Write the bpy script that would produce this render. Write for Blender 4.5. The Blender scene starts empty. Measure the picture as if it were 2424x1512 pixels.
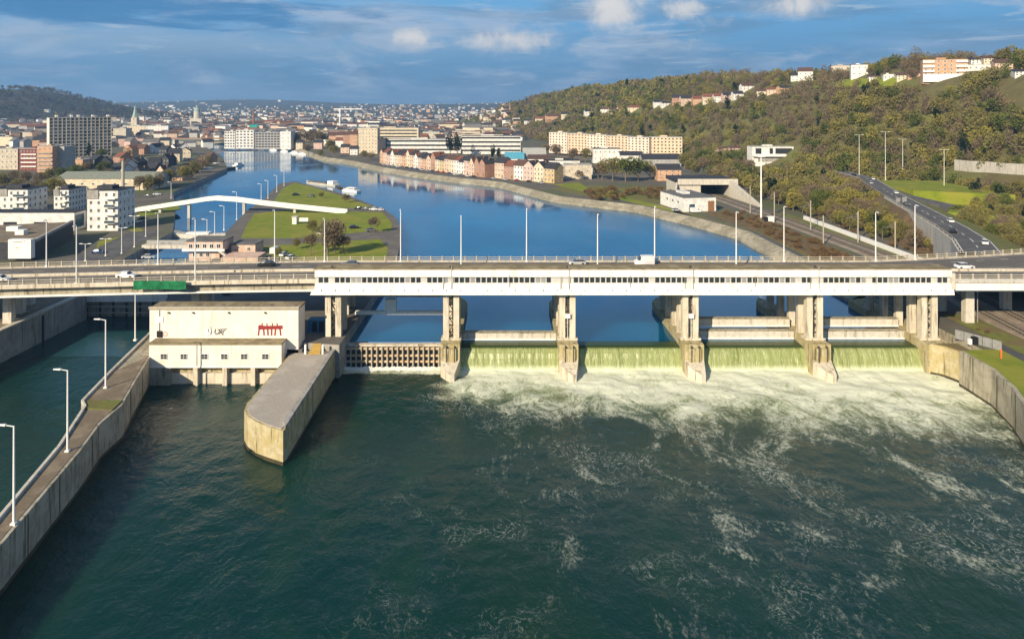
import bpy, math, random
import numpy as np
from mathutils import Matrix, Vector
random.seed(7); rng = np.random.default_rng(11)
R = math.radians
scene = bpy.context.scene
col = scene.collection

# ------------------------------------------------------------------ camera
F, HX, HY, CAMZ = 1650.0, 1190.0, 255.0, 57.0      # focal length and principal point measured on a 2423 px wide print, metres above tailwater
cam = bpy.data.cameras.new("camera"); camo = bpy.data.objects.new("camera", cam); col.objects.link(camo)
camo.location = (0, 0, CAMZ); camo.rotation_euler = (R(90), 0, 0)
cam.lens = 36.0 * F / 2423.0; cam.sensor_width = 36.0
cam.shift_y = -(756.0 - HY) / 2423.0; cam.shift_x = (1211.5 - HX) / 2423.0
cam.clip_start = 1.0; cam.clip_end = 40000.0
scene.camera = camo

# ------------------------------------------------------------------ light
SUN_EL = 26.5
SUN_V = Vector((-0.55, -0.835, 0)).normalized()            # towards the sun, on the map
sv = Vector((SUN_V.x * math.cos(R(SUN_EL)), SUN_V.y * math.cos(R(SUN_EL)), math.sin(R(SUN_EL))))
sl = bpy.data.lights.new("sun", 'SUN'); sl.energy = 5.0; sl.angle = R(0.5); sl.color = (1.0, 0.85, 0.62)
so = bpy.data.objects.new("sun", sl); col.objects.link(so)
so.rotation_euler = (-sv).to_track_quat('-Z', 'Y').to_euler(); so.location = (0, 0, 300)

world = bpy.data.worlds.new("World"); scene.world = world; world.use_nodes = True
def build_world():
    nt = world.node_tree; N = nt.nodes; L = nt.links; N.clear()
    out = N.new('ShaderNodeOutputWorld'); bg = N.new('ShaderNodeBackground'); bg.inputs['Strength'].default_value = 0.10
    L.new(bg.outputs[0], out.inputs['Surface'])
    sky = N.new('ShaderNodeTexSky'); sky.sky_type = 'NISHITA'; sky.sun_disc = False
    sky.sun_elevation = R(SUN_EL); sky.sun_rotation = math.atan2(SUN_V.x, SUN_V.y)
    sky.air_density = 1.0; sky.dust_density = 0.3; sky.ozone_density = 2.5
    tc = N.new('ShaderNodeTexCoord')
    def math_(op, a, b=None, c=None, clamp=False):
        n = N.new('ShaderNodeMath'); n.operation = op; n.use_clamp = clamp
        for i, q in enumerate((a, b, c)):
            if q is None: continue
            if isinstance(q, (int, float)): n.inputs[i].default_value = q
            else: L.new(q, n.inputs[i])
        return n.outputs[0]
    def mixc(f, a, b):
        n = N.new('ShaderNodeMix'); n.data_type = 'RGBA'
        if isinstance(f, (int, float)): n.inputs[0].default_value = f
        else: L.new(f, n.inputs[0])
        for q, i in ((a, 6), (b, 7)):
            if isinstance(q, tuple): n.inputs[i].default_value = (*q, 1)
            else: L.new(q, n.inputs[i])
        return n.outputs[2]
    sep = N.new('ShaderNodeSeparateXYZ'); L.new(tc.outputs['Generated'], sep.inputs[0])
    x, y, z = sep.outputs
    # sky bearing and height (tangent of elevation), seamless enough away from straight behind
    hyp = math_('SQRT', math_('ADD', math_('MULTIPLY', x, x), math_('MULTIPLY', y, y)))
    az = math_('ARCTAN2', x, y); el = math_('DIVIDE', z, math_('MAXIMUM', hyp, 0.02))
    def noise(sx, sy, scale, detail=6, rough=0.55, off=0.0, dist=0.0):
        cb = N.new('ShaderNodeCombineXYZ')
        L.new(math_('MULTIPLY', x, sx), cb.inputs[0]); L.new(math_('MULTIPLY', y, sx), cb.inputs[1]); L.new(math_('MULTIPLY_ADD', el, sy, off), cb.inputs[2])
        n = N.new('ShaderNodeTexNoise'); n.inputs['Scale'].default_value = scale; n.inputs['Detail'].default_value = detail
        n.inputs['Roughness'].default_value = rough; n.inputs['Distortion'].default_value = dist
        L.new(cb.outputs[0], n.inputs['Vector']); return n.outputs['Fac']
    def ramp(v, a, b):
        n = N.new('ShaderNodeMapRange'); n.interpolation_type = 'SMOOTHSTEP'
        L.new(v, n.inputs[0]); n.inputs[1].default_value = a; n.inputs[2].default_value = b; return n.outputs[0]
    grad = mixc(ramp(el, 0.0, 0.17), (.78, 1.85, 3.25), (1.05, 3.0, 5.3))
    base = mixc(ramp(el, 0.16, 0.5), grad, sky.outputs[0])
    cover = ramp(el, 0.8, 0.15)                              # cloud thins out overhead
    veil = ramp(noise(1.0, 7.0, 2.6, 8, 0.6, 1.3, 0.2), 0.42, 0.66)
    c1 = mixc(math_('MULTIPLY', math_('MULTIPLY', veil, cover), 0.72), base, (2.6, 3.5, 4.75))
    bil = ramp(noise(1.0, 3.2, 6.5, 9, 0.6, 5.7, 0.5), 0.46, 0.62)
    c1 = mixc(math_('MULTIPLY', math_('MULTIPLY', bil, cover), 0.72), c1, (3.1, 3.75, 4.75))
    strat = ramp(noise(1.0, 8.0, 3.4, 9, 0.6, 4.1, 0.4), 0.47, 0.62)
    c2 = mixc(math_('MULTIPLY', math_('MULTIPLY', strat, cover), 0.66), c1, (.92, 1.95, 3.25))
    low = math_('MULTIPLY', ramp(noise(1.0, 4.5, 9.0, 9, 0.6, 9.0, 0.4), 0.49, 0.60), ramp(el, 0.085, 0.04))
    c2 = mixc(math_('MULTIPLY', low, 0.6), c2, (.70, 1.62, 2.85))
    wisp = ramp(noise(1.0, 9.0, 12.0, 9, 0.62, 2.4, 0.6), 0.56, 0.70)
    c2 = mixc(math_('MULTIPLY', math_('MULTIPLY', wisp, cover), 0.55), c2, (3.8, 4.5, 5.3))
    dxl = math_('DIVIDE', math_('SUBTRACT', az, -0.42), 0.34); dyl = math_('DIVIDE', math_('SUBTRACT', math_('ADD', el, math_('MULTIPLY', noise(1.0, 2.0, 5.0, 6, 0.6, 6.2), 0.02)), 0.094), 0.016)
    gl = math_('EXPONENT', math_('MULTIPLY', math_('ADD', math_('MULTIPLY', dxl, dxl), math_('MULTIPLY', dyl, dyl)), -0.8))
    c2 = mixc(math_('MULTIPLY', gl, 0.6), c2, (2.3, 3.2, 4.2))
    # the clouds in view: centre bearing, height, half-width, half-height, strength
    puffs = [(0.157, 0.137, .056, .030, 1.0), (0.010, 0.095, .062, .019, .95), (-0.125, 0.096, .036, .020, .75), (0.252, 0.138, .042, .015, .8),
             (0.385, 0.139, .058, .017, .9), (0.30, 0.120, .045, .012, .45), (0.640, 0.150, .050, .022, .9), (0.02, 0.125, .04, .012, .4), (0.24, 0.09, .07, .02, .35), (0.5, 0.115, .07, .02, .3), (-0.30, 0.112, .05, .01, .3)]
    wob = noise(1.0, 1.0, 16.0, 8, 0.62, 2.0, 0.5); wob2 = noise(1.0, 1.0, 42.0, 6, 0.6, 7.0)
    tot = None
    for a0, e0, w, h, s in puffs:
        dx = math_('DIVIDE', math_('SUBTRACT', az, a0), w); dy = math_('DIVIDE', math_('SUBTRACT', el, e0), h)
        r2 = math_('ADD', math_('MULTIPLY', dx, dx), math_('MULTIPLY', dy, dy))
        g = math_('MULTIPLY', math_('EXPONENT', math_('MULTIPLY', r2, -0.7)), s)
        tot = g if tot is None else math_('MAXIMUM', tot, g)
    bump = math_('ADD', math_('MULTIPLY', math_('SUBTRACT', wob, 0.5), 1.7), math_('MULTIPLY', math_('SUBTRACT', wob2, 0.5), 0.7))
    pm_ = math_('MULTIPLY', ramp(math_('ADD', tot, bump), 0.22, 1.0), ramp(tot, 0.08, 0.4))
    shade = mixc(ramp(math_('ADD', wob, math_('MULTIPLY', tot, 0.35)), 0.45, 0.95), (3.0, 3.5, 4.2), (6.0, 5.7, 5.4))
    c3 = mixc(math_('MULTIPLY', pm_, 0.88), c2, shade)
    # dark slate-blue bank, upper left
    dxb = math_('DIVIDE', math_('SUBTRACT', az, -0.50), 0.33); dyb = math_('DIVIDE', math_('SUBTRACT', el, 0.128), 0.026)
    gb = math_('EXPONENT', math_('MULTIPLY', math_('ADD', math_('MULTIPLY', dxb, dxb), math_('MULTIPLY', dyb, dyb)), -0.8))
    bk = noise(1.0, 7.0, 7.0, 8, 0.6, 3.3, 0.4)
    mb = ramp(math_('ADD', gb, math_('MULTIPLY', math_('SUBTRACT', bk, 0.5), 1.6)), 0.40, 0.80)
    c4 = mixc(math_('MULTIPLY', mb, 0.88), c3, (0.30, 1.50, 3.25))
    L.new(c4, bg.inputs['Color'])
build_world()

vs = scene.view_settings; vs.view_transform = 'Standard'; vs.look = 'None'; vs.gamma = 1.0; vs.use_curve_mapping = False
vs.exposure = 0.5
cy = scene.cycles; cy.max_bounces = 6; cy.diffuse_bounces = 2; cy.glossy_bounces = 3; cy.transmission_bounces = 3; cy.volume_bounces = 0; cy.transparent_max_bounces = 6
cy.use_denoising = True; cy.sample_clamp_indirect = 6.0; cy.caustics_reflective = False; cy.caustics_refractive = False

# ------------------------------------------------------------------ measuring helpers
def W(px, py, z=0.0):
    """the point at height z that the survey print shows at (px, py)"""
    d = F * (CAMZ - z) / (py - HY); return Vector(((px - HX) * d / F, d, z))
def XD(px, d): return (px - HX) * d / F
def ZD(py, d): return CAMZ - (py - HY) * d / F
def PX(p): return (HX + F * p[0] / p[1], HY + F * (CAMZ - p[2]) / p[1])

# ------------------------------------------------------------------ materials
MATS = {}
def _nodes(name):
    m = bpy.data.materials.new(name); m.use_nodes = True; nt = m.node_tree; nt.nodes.clear()
    o = nt.nodes.new('ShaderNodeOutputMaterial'); b = nt.nodes.new('ShaderNodeBsdfPrincipled'); nt.links.new(b.outputs[0], o.inputs[0])
    return m, nt, nt.nodes, nt.links, b
def _mix(N, L, f, a, b, blend='MIX'):
    n = N.new('ShaderNodeMix'); n.data_type = 'RGBA'; n.blend_type = blend
    for q, i in ((f, 0), (a, 6), (b, 7)):
        if isinstance(q, (int, float)): n.inputs[i].default_value = q
        elif isinstance(q, tuple): n.inputs[i].default_value = (*q[:3], 1)
        else: L.new(q, n.inputs[i])
    return n.outputs[2]
def _noise(N, L, scale, detail=4, rough=.55, stretch=None, src='pos', dist=0.0):
    if src == 'pos': v = N.new('ShaderNodeNewGeometry').outputs['Position']
    else: v = N.new('ShaderNodeTexCoord').outputs['Object']
    if stretch:
        mp = N.new('ShaderNodeVectorMath'); mp.operation = 'MULTIPLY'; mp.inputs[1].default_value = stretch; L.new(v, mp.inputs[0]); v = mp.outputs[0]
    n = N.new('ShaderNodeTexNoise'); n.inputs['Scale'].default_value = scale; n.inputs['Detail'].default_value = detail; n.inputs['Roughness'].default_value = rough
    n.inputs['Distortion'].default_value = dist
    L.new(v, n.inputs['Vector']); return n.outputs['Fac']
def _rng(N, L, v, a, b, c=0.0, d=1.0, smooth=True):
    n = N.new('ShaderNodeMapRange'); n.interpolation_type = 'SMOOTHSTEP' if smooth else 'LINEAR'
    L.new(v, n.inputs[0])
    for i, q in enumerate((a, b, c, d)): n.inputs[1 + i].default_value = q
    return n.outputs[0]
def mat(name, c, rough=.8, c2=None, scale=.8, c3=None, scale3=.12, streak=None, metal=0.0, bump=0.0, bscale=6.0, spec=.3, obcol=False):
    """procedural surface: two-tone noise (c, c2), a broad third tone, and vertical weather streaks"""
    if name in MATS: return MATS[name]
    m, nt, N, L, b = _nodes(name)
    if obcol:
        base = N.new('ShaderNodeObjectInfo').outputs['Color']
        dk = _mix(N, L, 1.0, base, (.72, .72, .74), 'MULTIPLY')
    else:
        base = c; dk = c2 if c2 else tuple(q * .78 for q in c)
    f = _rng(N, L, _noise(N, L, scale, 5, .6), .35, .68)
    cc = _mix(N, L, f, base, dk)
    if c3: cc = _mix(N, L, _rng(N, L, _noise(N, L, scale3, 5, .6), .45, .62), cc, c3)
    if streak:
        s = _rng(N, L, _noise(N, L, 1.3, 5, .65, (1, 1, .09)), .50, .68)
        cc = _mix(N, L, s, cc, streak)
    if isinstance(cc, tuple): b.inputs['Base Color'].default_value = (*cc, 1)
    else: L.new(cc, b.inputs['Base Color'])
    b.inputs['Roughness'].default_value = rough; b.inputs['Metallic'].default_value = metal; b.inputs['Specular IOR Level'].default_value = spec
    if bump:
        bp = N.new('ShaderNodeBump'); bp.inputs['Strength'].default_value = bump; bp.inputs['Distance'].default_value = .15
        L.new(_noise(N, L, bscale, 6, .65), bp.inputs['Height']); L.new(bp.outputs[0], b.inputs['Normal'])
    MATS[name] = m; return m
def foliage(name, c, c2, c3):
    m, nt, N, L, b = _nodes(name)
    rnd = N.new('ShaderNodeObjectInfo').outputs['Random']
    f = _rng(N, L, _noise(N, L, .55, 3, .6), .36, .66)
    cc = _mix(N, L, f, c, c2)
    cc = _mix(N, L, _rng(N, L, _noise(N, L, 2.2, 2, .6), .52, .66), cc, c3)
    cc = _mix(N, L, _rng(N, L, rnd, 0, 1, 0, .5, False), cc, c2)
    N.remove(b); d = N.new('ShaderNodeBsdfDiffuse'); t = N.new('ShaderNodeBsdfTranslucent'); mx = N.new('ShaderNodeMixShader'); mx.inputs[0].default_value = .25
    L.new(cc, d.inputs[0]); L.new(cc, t.inputs[0]); L.new(d.outputs[0], mx.inputs[1]); L.new(t.outputs[0], mx.inputs[2])
    o = [n for n in N if n.type == 'OUTPUT_MATERIAL'][0]; L.new(mx.outputs[0], o.inputs[0])
    MATS[name] = m; return m

mat('concrete', (.60, .535, .42), .85, (.50, .44, .34), 1.2, (.64, .58, .47), .3, (.27, .215, .14), bump=.25)
mat('concrete_wall', (.38, .34, .255), .88, (.28, .25, .185), .9, (.43, .39, .30), .25, (.13, .115, .07), bump=.3)
mat('concrete_mossy', (.50, .43, .28), .9, (.36, .31, .16), .9, (.40, .33, .16), .4, (.12, .10, .045), bump=.3)
mat('concrete_grey', (.33, .31, .28), .9, (.25, .24, .22), 1.1, (.38, .36, .32), .3, (.18, .17, .15), bump=.25)
mat('pale_concrete', (.60, .56, .48), .85, (.50, .46, .38), 1.0, None, .2, (.36, .32, .26))
mat('gravel_top', (.40, .36, .305), .95, (.33, .295, .25), 2.5, (.44, .40, .34), .25, bump=.3, bscale=12)
mat('brown_top', (.20, .155, .105), .95, (.15, .12, .08), 2.0, (.25, .20, .14), .3, bump=.3, bscale=9)
mat('white_paint', (.83, .81, .76), .55, (.78, .76, .71), .7, None, .2, (.68, .65, .58))
mat('wet_band', (.055, .048, .028), .5, (.085, .07, .035), 1.5, (.04, .036, .022), .5)
mat('white_metal', (.78, .77, .74), .45, (.72, .71, .68), 2.0)
mat('white_render', (.78, .76, .72), .8, (.72, .70, .66), .6)
mat('cream_render', (.78, .71, .62), .85, (.73, .66, .565), .7, (.80, .74, .66), .25, (.66, .58, .48))
mat('housing_white', (.86, .84, .78), .5, (.81, .79, .73), .4, (.83, .79, .71), .15, (.70, .65, .55))
mat('roof_felt', (.24, .19, .11), .95, (.17, .14, .08), 1.0, (.30, .25, .15), .35, bump=.2)
mat('roof_grey', (.13, .125, .12), .9, (.10, .097, .093), .8, (.17, .165, .155), .3)
mat('roof_dark', (.035, .037, .042), .8, (.05, .052, .058), .8)
mat('asphalt', (.105, .103, .104), .9, (.08, .079, .08), 1.5, (.13, .126, .124), .2)
mat('asphalt_old', (.14, .128, .112), .92, (.11, .10, .088), 1.5, (.165, .15, .13), .15)
mat('asphalt_new', (.085, .084, .088), .85, (.065, .065, .07), 1.0)
mat('road_line', (.75, .74, .70), .7)
mat('glass_dark', (.025, .03, .035), .12, (.045, .05, .055), .7, spec=.6)
mat('glass_blue', (.05, .10, .14), .12, (.03, .06, .09), .5, spec=.6)
mat('frame_white', (.72, .71, .68), .6)
mat('band_grey', (.56, .55, .51), .6, (.48, .47, .44), 1.0)
mat('steel_grey', (.36, .36, .35), .5, (.28, .28, .27), 2.0, metal=.3)
mat('dark_steel', (.05, .05, .05), .6, (.08, .075, .07), 2.0)
mat('rail_beige', (.46, .41, .32), .7, (.36, .32, .25), 1.5)
mat('rust', (.30, .15, .07), .9, (.20, .10, .05), 2.0)
mat('orange_steel', (.55, .33, .15), .8, (.62, .52, .38), 1.6)
mat('green_net', (.008, .15, .055), .85, (.006, .09, .035), 1.2, (.014, .19, .075), .5)
mat('red_spray', (.33, .035, .03), .8, (.22, .03, .03), 3.0)
mat('grey_spray', (.12, .12, .13), .8)
mat('black_part', (.015, .015, .017), .6)
mat('tyre', (.02, .02, .02), .9)
mat('grass', (.20, .24, .016), .95, (.145, .18, .014), .3, (.235, .235, .03), .09, bump=.6, bscale=4)
mat('grass_rough', (.17, .18, .04), .95, (.11, .13, .025), .5, (.16, .12, .055), .12, bump=.8, bscale=3)
mat('scrub_soil', (.185, .12, .06), .95, (.105, .07, .035), .5, (.125, .11, .038), .10, bump=.9, bscale=2)
mat('hill_soil', (.13, .115, .045), .98, (.095, .08, .035), .12, (.13, .135, .04), .03, bump=.9, bscale=.8)
mat('far_land', (.062, .052, .034), .98, (.08, .064, .045), .02, (.045, .05, .03), .006)
mat('town_ground', (.15, .13, .105), .95, (.10, .095, .075), .06, (.10, .115, .05), .02)
mat('ballast', (.26, .21, .165), .95, (.19, .155, .12), 3.0, (.30, .245, .19), .3)
mat('revetment', (.33, .295, .22), .9, (.22, .20, .14), .5, (.40, .36, .27), .12, (.15, .135, .085), bump=.3)
mat('bark', (.20, .165, .12), .95, (.13, .105, .075), 3.0)
mat('wall_tint', (1, 1, 1), .85, scale=.5, obcol=True)
mat('roof_tint', (1, 1, 1), .85, scale=.9, obcol=True)
mat('paint_tint', (1, 1, 1), .25, scale=.3, obcol=True, spec=.5)
foliage('leaf_olive', (0.2451, 0.2223, 0.0707), (0.1767, 0.1539, 0.0593), (0.3249, 0.2907, 0.0969))
foliage('leaf_green', (0.1425, 0.171, 0.0388), (0.0935, 0.1117, 0.0296), (0.2109, 0.228, 0.057))
foliage('leaf_yellow', (0.3306, 0.2907, 0.0661), (0.2337, 0.2052, 0.057), (0.4104, 0.3648, 0.0912))
foliage('leaf_brown', (0.2565, 0.1961, 0.1197), (0.1767, 0.1345, 0.0855), (0.3306, 0.2622, 0.1653))
foliage('leaf_russet', (.215, .135, .065), (.155, .098, .05), (.26, .18, .09))
foliage('leaf_winter', (.105, .082, .058), (.075, .058, .044), (.13, .10, .07))
foliage('leaf_dark', (.018, .035, .016), (.011, .022, .011), (.03, .05, .022))

# ------------------------------------------------------------------ mesh helpers
class MB:
    def __init__(s): s.v = []; s.f = []; s.m = []
    def add(s, vs_, fs, m=0):
        o = len(s.v); s.v += [tuple(q) for q in vs_]; s.f += [tuple(i + o for i in f) for f in fs]; s.m += [m] * len(fs); return s
    def box(s, x0, x1, y0, y1, z0, z1, m=0):
        return s.add([(x0, y0, z0), (x1, y0, z0), (x1, y1, z0), (x0, y1, z0), (x0, y0, z1), (x1, y0, z1), (x1, y1, z1), (x0, y1, z1)],
                     [(0, 3, 2, 1), (4, 5, 6, 7), (0, 1, 5, 4), (1, 2, 6, 5), (2, 3, 7, 6), (3, 0, 4, 7)], m)
    def obox(s, c, sz, yaw=0.0, m=0):
        ca, sa = math.cos(yaw), math.sin(yaw); hx, hy, hz = sz[0] / 2, sz[1] / 2, sz[2] / 2
        pts = [(c[0] + ca * x - sa * y, c[1] + sa * x + ca * y, c[2] + z) for z in (-hz, hz) for x, y in ((-hx, -hy), (hx, -hy), (hx, hy), (-hx, hy))]
        return s.add(pts, [(0, 3, 2, 1), (4, 5, 6, 7), (0, 1, 5, 4), (1, 2, 6, 5), (2, 3, 7, 6), (3, 0, 4, 7)], m)
    def prism(s, poly, z0, z1, m=0, mt=None, zt=None):
        n = len(poly); a = sum(poly[i][0] * poly[(i + 1) % n][1] - poly[(i + 1) % n][0] * poly[i][1] for i in range(n))
        if a < 0: poly = poly[::-1]; zt = zt[::-1] if zt else None
        tz = zt or [z1] * n
        s.add([(p[0], p[1], z0) for p in poly] + [(p[0], p[1], tz[i]) for i, p in enumerate(poly)], [(i, (i + 1) % n, (i + 1) % n + n, i + n) for i in range(n)] + [tuple(range(n))[::-1]], m)
        o = len(s.v) - n; s.f.append(tuple(range(o, o + n))); s.m.append(m if mt is None else mt); return s
    def sheet(s, poly, z, m=0):
        n = len(poly); a = sum(poly[i][0] * poly[(i + 1) % n][1] - poly[(i + 1) % n][0] * poly[i][1] for i in range(n))
        if a < 0: poly = poly[::-1]
        return s.add([(p[0], p[1], z) for p in poly], [tuple(range(n))], m)
    def tube(s, p0, p1, r0, r1=None, n=8, m=0, cap=True):
        p0, p1 = Vector(p0), Vector(p1); r1 = r0 if r1 is None else r1
        d = (p1 - p0).normalized(); u = d.orthogonal().normalized(); w = d.cross(u)
        vs_ = [p + (u * math.cos(2 * math.pi * i / n) + w * math.sin(2 * math.pi * i / n)) * r for p, r in ((p0, r0), (p1, r1)) for i in range(n)]
        fs = [(i, (i + 1) % n, (i + 1) % n + n, i + n) for i in range(n)]
        if cap: fs += [tuple(range(n))[::-1], tuple(range(n, 2 * n))]
        return s.add(vs_, fs, m)
    def strip(s, a, b, m=0):
        """quads between two polylines"""
        n = len(a); return s.add(list(a) + list(b), [(i, i + 1, n + i + 1, n + i) for i in range(n - 1)], m)
    def mesh(s, name, mats):
        me = bpy.data.meshes.new(name); me.from_pydata(s.v, [], s.f)
        for q in mats: me.materials.append(MATS[q] if isinstance(q, str) else q)
        if len(mats) > 1: me.polygons.foreach_set('material_index', s.m)
        me.update(); return me
    def build(s, name, mats, parent=None, loc=None, world=False, smooth=False, color=None):
        if isinstance(mats, str): mats = [mats]
        me = s.mesh(name, mats)
        if smooth: me.shade_smooth()
        return put(name, me, parent, loc, world=world, color=color)
def put(name, data, parent=None, loc=None, yaw=0.0, scale=None, world=False, color=None):
    o = bpy.data.objects.new(name, data); col.objects.link(o)
    if parent is not None:
        o.parent = parent
        if world: o.matrix_parent_inverse = Matrix.Translation(-parent.location)
    if loc is not None: o.location = loc
    if yaw: o.rotation_euler = (0, 0, yaw)
    if scale is not None: o.scale = scale
    if color is not None: o.color = (*color[:3], 1)
    return o
def tag(o, label=None, cat=None, group=None, kind=None):
    for k, v in (('label', label), ('category', cat), ('group', group), ('kind', kind)):
        if v: o[k] = v
    return o
def root(name, loc, label, cat, group=None, yaw=0.0):
    o = bpy.data.objects.new(name, None); col.objects.link(o); o.location = loc; o.rotation_euler = (0, 0, yaw); o.empty_display_size = .2
    return tag(o, label, cat, group)
def struct(o): o['kind'] = 'structure'; return o
def copy_tree(o, parent=None):
    c = o.copy(); col.objects.link(c); c.parent = parent
    for ch in list(o.children): copy_tree(ch, c)
    return c
ORD = ['first', 'second', 'third', 'fourth', 'fifth', 'sixth', 'seventh', 'eighth', 'ninth', 'tenth', 'eleventh', 'twelfth', 'thirteenth', 'fourteenth', 'fifteenth', 'sixteenth', 'seventeenth', 'eighteenth', 'nineteenth', 'twentieth',
       'twenty-first', 'twenty-second', 'twenty-third', 'twenty-fourth', 'twenty-fifth', 'twenty-sixth', 'twenty-seventh', 'twenty-eighth', 'twenty-ninth', 'thirtieth']
# ================================================================== the setting: water, ground, hills
HEAD, TAIL, LAND = 4.5, 0.0, 7.0
def sines(x, y, seed, n, l0, l1, amp):
    r = np.random.default_rng(seed); z = np.zeros_like(x)
    for _ in range(n):
        l = math.exp(r.uniform(math.log(l0), math.log(l1))); a = r.uniform(0, 2 * math.pi); k = 2 * math.pi / l
        z += amp * (l / l1) ** .8 * np.sin(k * (x * math.cos(a) + y * math.sin(a)) + r.uniform(0, 6.28)) * (0.6 + 0.4 * np.sin(k * .31 * (x * math.sin(a * 3) + y * math.cos(a * 2)) + r.uniform(0, 6)))
    return z
def grid_object(name, xs, ys, zf, mats, attr=None):
    X, Y = np.meshgrid(xs, ys); Z = zf(X, Y); nx, ny = len(xs), len(ys)
    me = bpy.data.meshes.new(name); v = np.stack([X, Y, Z], -1).reshape(-1, 3)
    i = np.arange((ny - 1) * (nx - 1)); r, c = i // (nx - 1), i % (nx - 1); a = r * nx + c
    fs = np.stack([a, a + 1, a + nx + 1, a + nx], -1)
    me.vertices.add(len(v)); me.vertices.foreach_set('co', v.ravel()); me.loops.add(fs.size); me.loops.foreach_set('vertex_index', fs.ravel())
    me.polygons.add(len(fs)); me.polygons.foreach_set('loop_start', np.arange(len(fs)) * 4)
    for q in mats: me.materials.append(MATS[q])
    me.update(calc_edges=True); me.shade_smooth()
    if attr is not None:
        at = me.attributes.new(attr[0], 'FLOAT', 'POINT'); at.data.foreach_set('value', attr[1](X, Y).ravel().astype(np.float32))
    return put(name, me)
def ss(a, b, x): t = np.clip((x - a) / (b - a), 0, 1); return t * t * (3 - 2 * t)

# -------- water materials
def water_mat(name, deep, rough, bumps, foam=False, ior=1.33, tint=None, spec=.5):
    m, nt, N, L, b = _nodes(name)
    b.inputs['Roughness'].default_value = rough; b.inputs['IOR'].default_value = ior; b.inputs['Specular IOR Level'].default_value = spec
    if tint:
        b.inputs['Specular Tint'].default_value = (*tint, 1); b.subsurface_method = 'BURLEY'                # light wanders far inside deep clear water
        b.inputs['Subsurface Weight'].default_value = 1.0; b.inputs['Subsurface Radius'].default_value = (22, 22, 22); b.inputs['Subsurface Scale'].default_value = 1.0
    h = None
    for sc, st, stretch in bumps:
        n = _noise(N, L, sc, 4, .6, stretch, dist=.4); mu = N.new('ShaderNodeMath'); mu.operation = 'MULTIPLY'; mu.inputs[1].default_value = st; L.new(n, mu.inputs[0])
        if h is None: h = mu.outputs[0]
        else:
            ad = N.new('ShaderNodeMath'); ad.operation = 'ADD'; L.new(h, ad.inputs[0]); L.new(mu.outputs[0], ad.inputs[1]); h = ad.outputs[0]
    bp = N.new('ShaderNodeBump'); bp.inputs['Strength'].default_value = 1.0; bp.inputs['Distance'].default_value = 1.0
    L.new(h, bp.inputs['Height']); L.new(bp.outputs[0], b.inputs['Normal'])
    tone = _mix(N, L, _rng(N, L, _noise(N, L, .035, 4, .55, (1, .55, 1)), .38, .64), deep[0], deep[1])
    if not foam:
        L.new(tone, b.inputs['Base Color']); L.new(_rng(N, L, _noise(N, L, .022, 5, .6, (1, .45, 1), dist=.8), .46, .62, rough, rough + .13), b.inputs['Roughness']); MATS[name] = m; return
    at = N.new('ShaderNodeAttribute'); at.attribute_name = 'foam'; fo = at.outputs['Fac']
    def ma(op, a, c):
        n = N.new('ShaderNodeMath'); n.operation = op
        for i, q in enumerate((a, c)):
            if isinstance(q, (int, float)): n.inputs[i].default_value = q
            else: L.new(q, n.inputs[i])
        return n.outputs[0]
    def ridge(v): return ma('SUBTRACT', 1.0, ma('ABSOLUTE', ma('MULTIPLY', ma('SUBTRACT', v, .5), 4.0), 0))
    big = _noise(N, L, .085, 6, .6, (1, .75, 1), dist=1.3)
    r1 = ridge(_noise(N, L, .17, 7, .62, (1.15, .62, 1), dist=1.6)); r2 = ridge(_noise(N, L, .55, 6, .62, (1.2, .7, 1), dist=1.2))
    fine = _noise(N, L, 2.4, 4, .65, (1.2, .7, 1))
    t = ma('ADD', ma('MULTIPLY', fo, 1.12), ma('MULTIPLY', ma('SUBTRACT', big, .5), 1.75))
    t = ma('ADD', t, ma('MULTIPLY', ma('SUBTRACT', r1, .5), .42)); t = ma('ADD', t, ma('MULTIPLY', ma('SUBTRACT', r2, .5), .38)); t = ma('ADD', t, ma('MULTIPLY', ma('SUBTRACT', fine, .5), .55))
    mask = ma('MULTIPLY', _rng(N, L, t, .50, 1.22), _rng(N, L, fo, .02, .16))
    aer = _rng(N, L, ma('ADD', fo, ma('MULTIPLY', ma('SUBTRACT', big, .5), .7)), .22, .85)
    tone = _mix(N, L, ma('MULTIPLY', _rng(N, L, _noise(N, L, .06, 5, .6, (1, .6, 1), dist=.8), .48, .70), .5), tone, (.011, .044, .022))
    tone = _mix(N, L, _rng(N, L, fo, .04, .30, 0, .7), tone, (.034, .054, .042))
    body = _mix(N, L, aer, tone, (.25, .30, .14))
    cc = _mix(N, L, ma('MULTIPLY', mask, .88), body, (.74, .76, .62))
    # thin drifting foam lines and specks, far from the weir too
    sp = ma('MULTIPLY', _rng(N, L, ma('ADD', ridge(_noise(N, L, .30, 7, .66, (1.0, .8, 1), dist=2.2)), ma('MULTIPLY', ma('SUBTRACT', fine, .5), .28)), .90, 1.08), ma('MULTIPLY', _rng(N, L, _noise(N, L, .05, 4, .6), .5, .66), _rng(N, L, fo, .03, .10, .06, .75)))
    cc = _mix(N, L, sp, cc, (.62, .64, .58))
    L.new(cc, b.inputs['Base Color'])
    L.new(_rng(N, L, ma('MAXIMUM', mask, sp), 0, .8, rough, .75), b.inputs['Roughness'])
    b.subsurface_method = 'BURLEY'; b.inputs['Subsurface Radius'].default_value = (5, 5, 5); b.inputs['Subsurface Scale'].default_value = 1.0    # cloudy water spreads the light; foam does not
    L.new(_rng(N, L, ma('MAXIMUM', mask, sp), 0, .4, 1.0, 0.0), b.inputs['Subsurface Weight'])
    MATS[name] = m
water_mat('tail_water', ((.0018, .028, .026), (.005, .031, .017)), .10, [(.22, .35, (1, .7, 1)), (.9, .13, (1, .75, 1)), (3.2, .035, None)], True, spec=.34)
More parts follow.
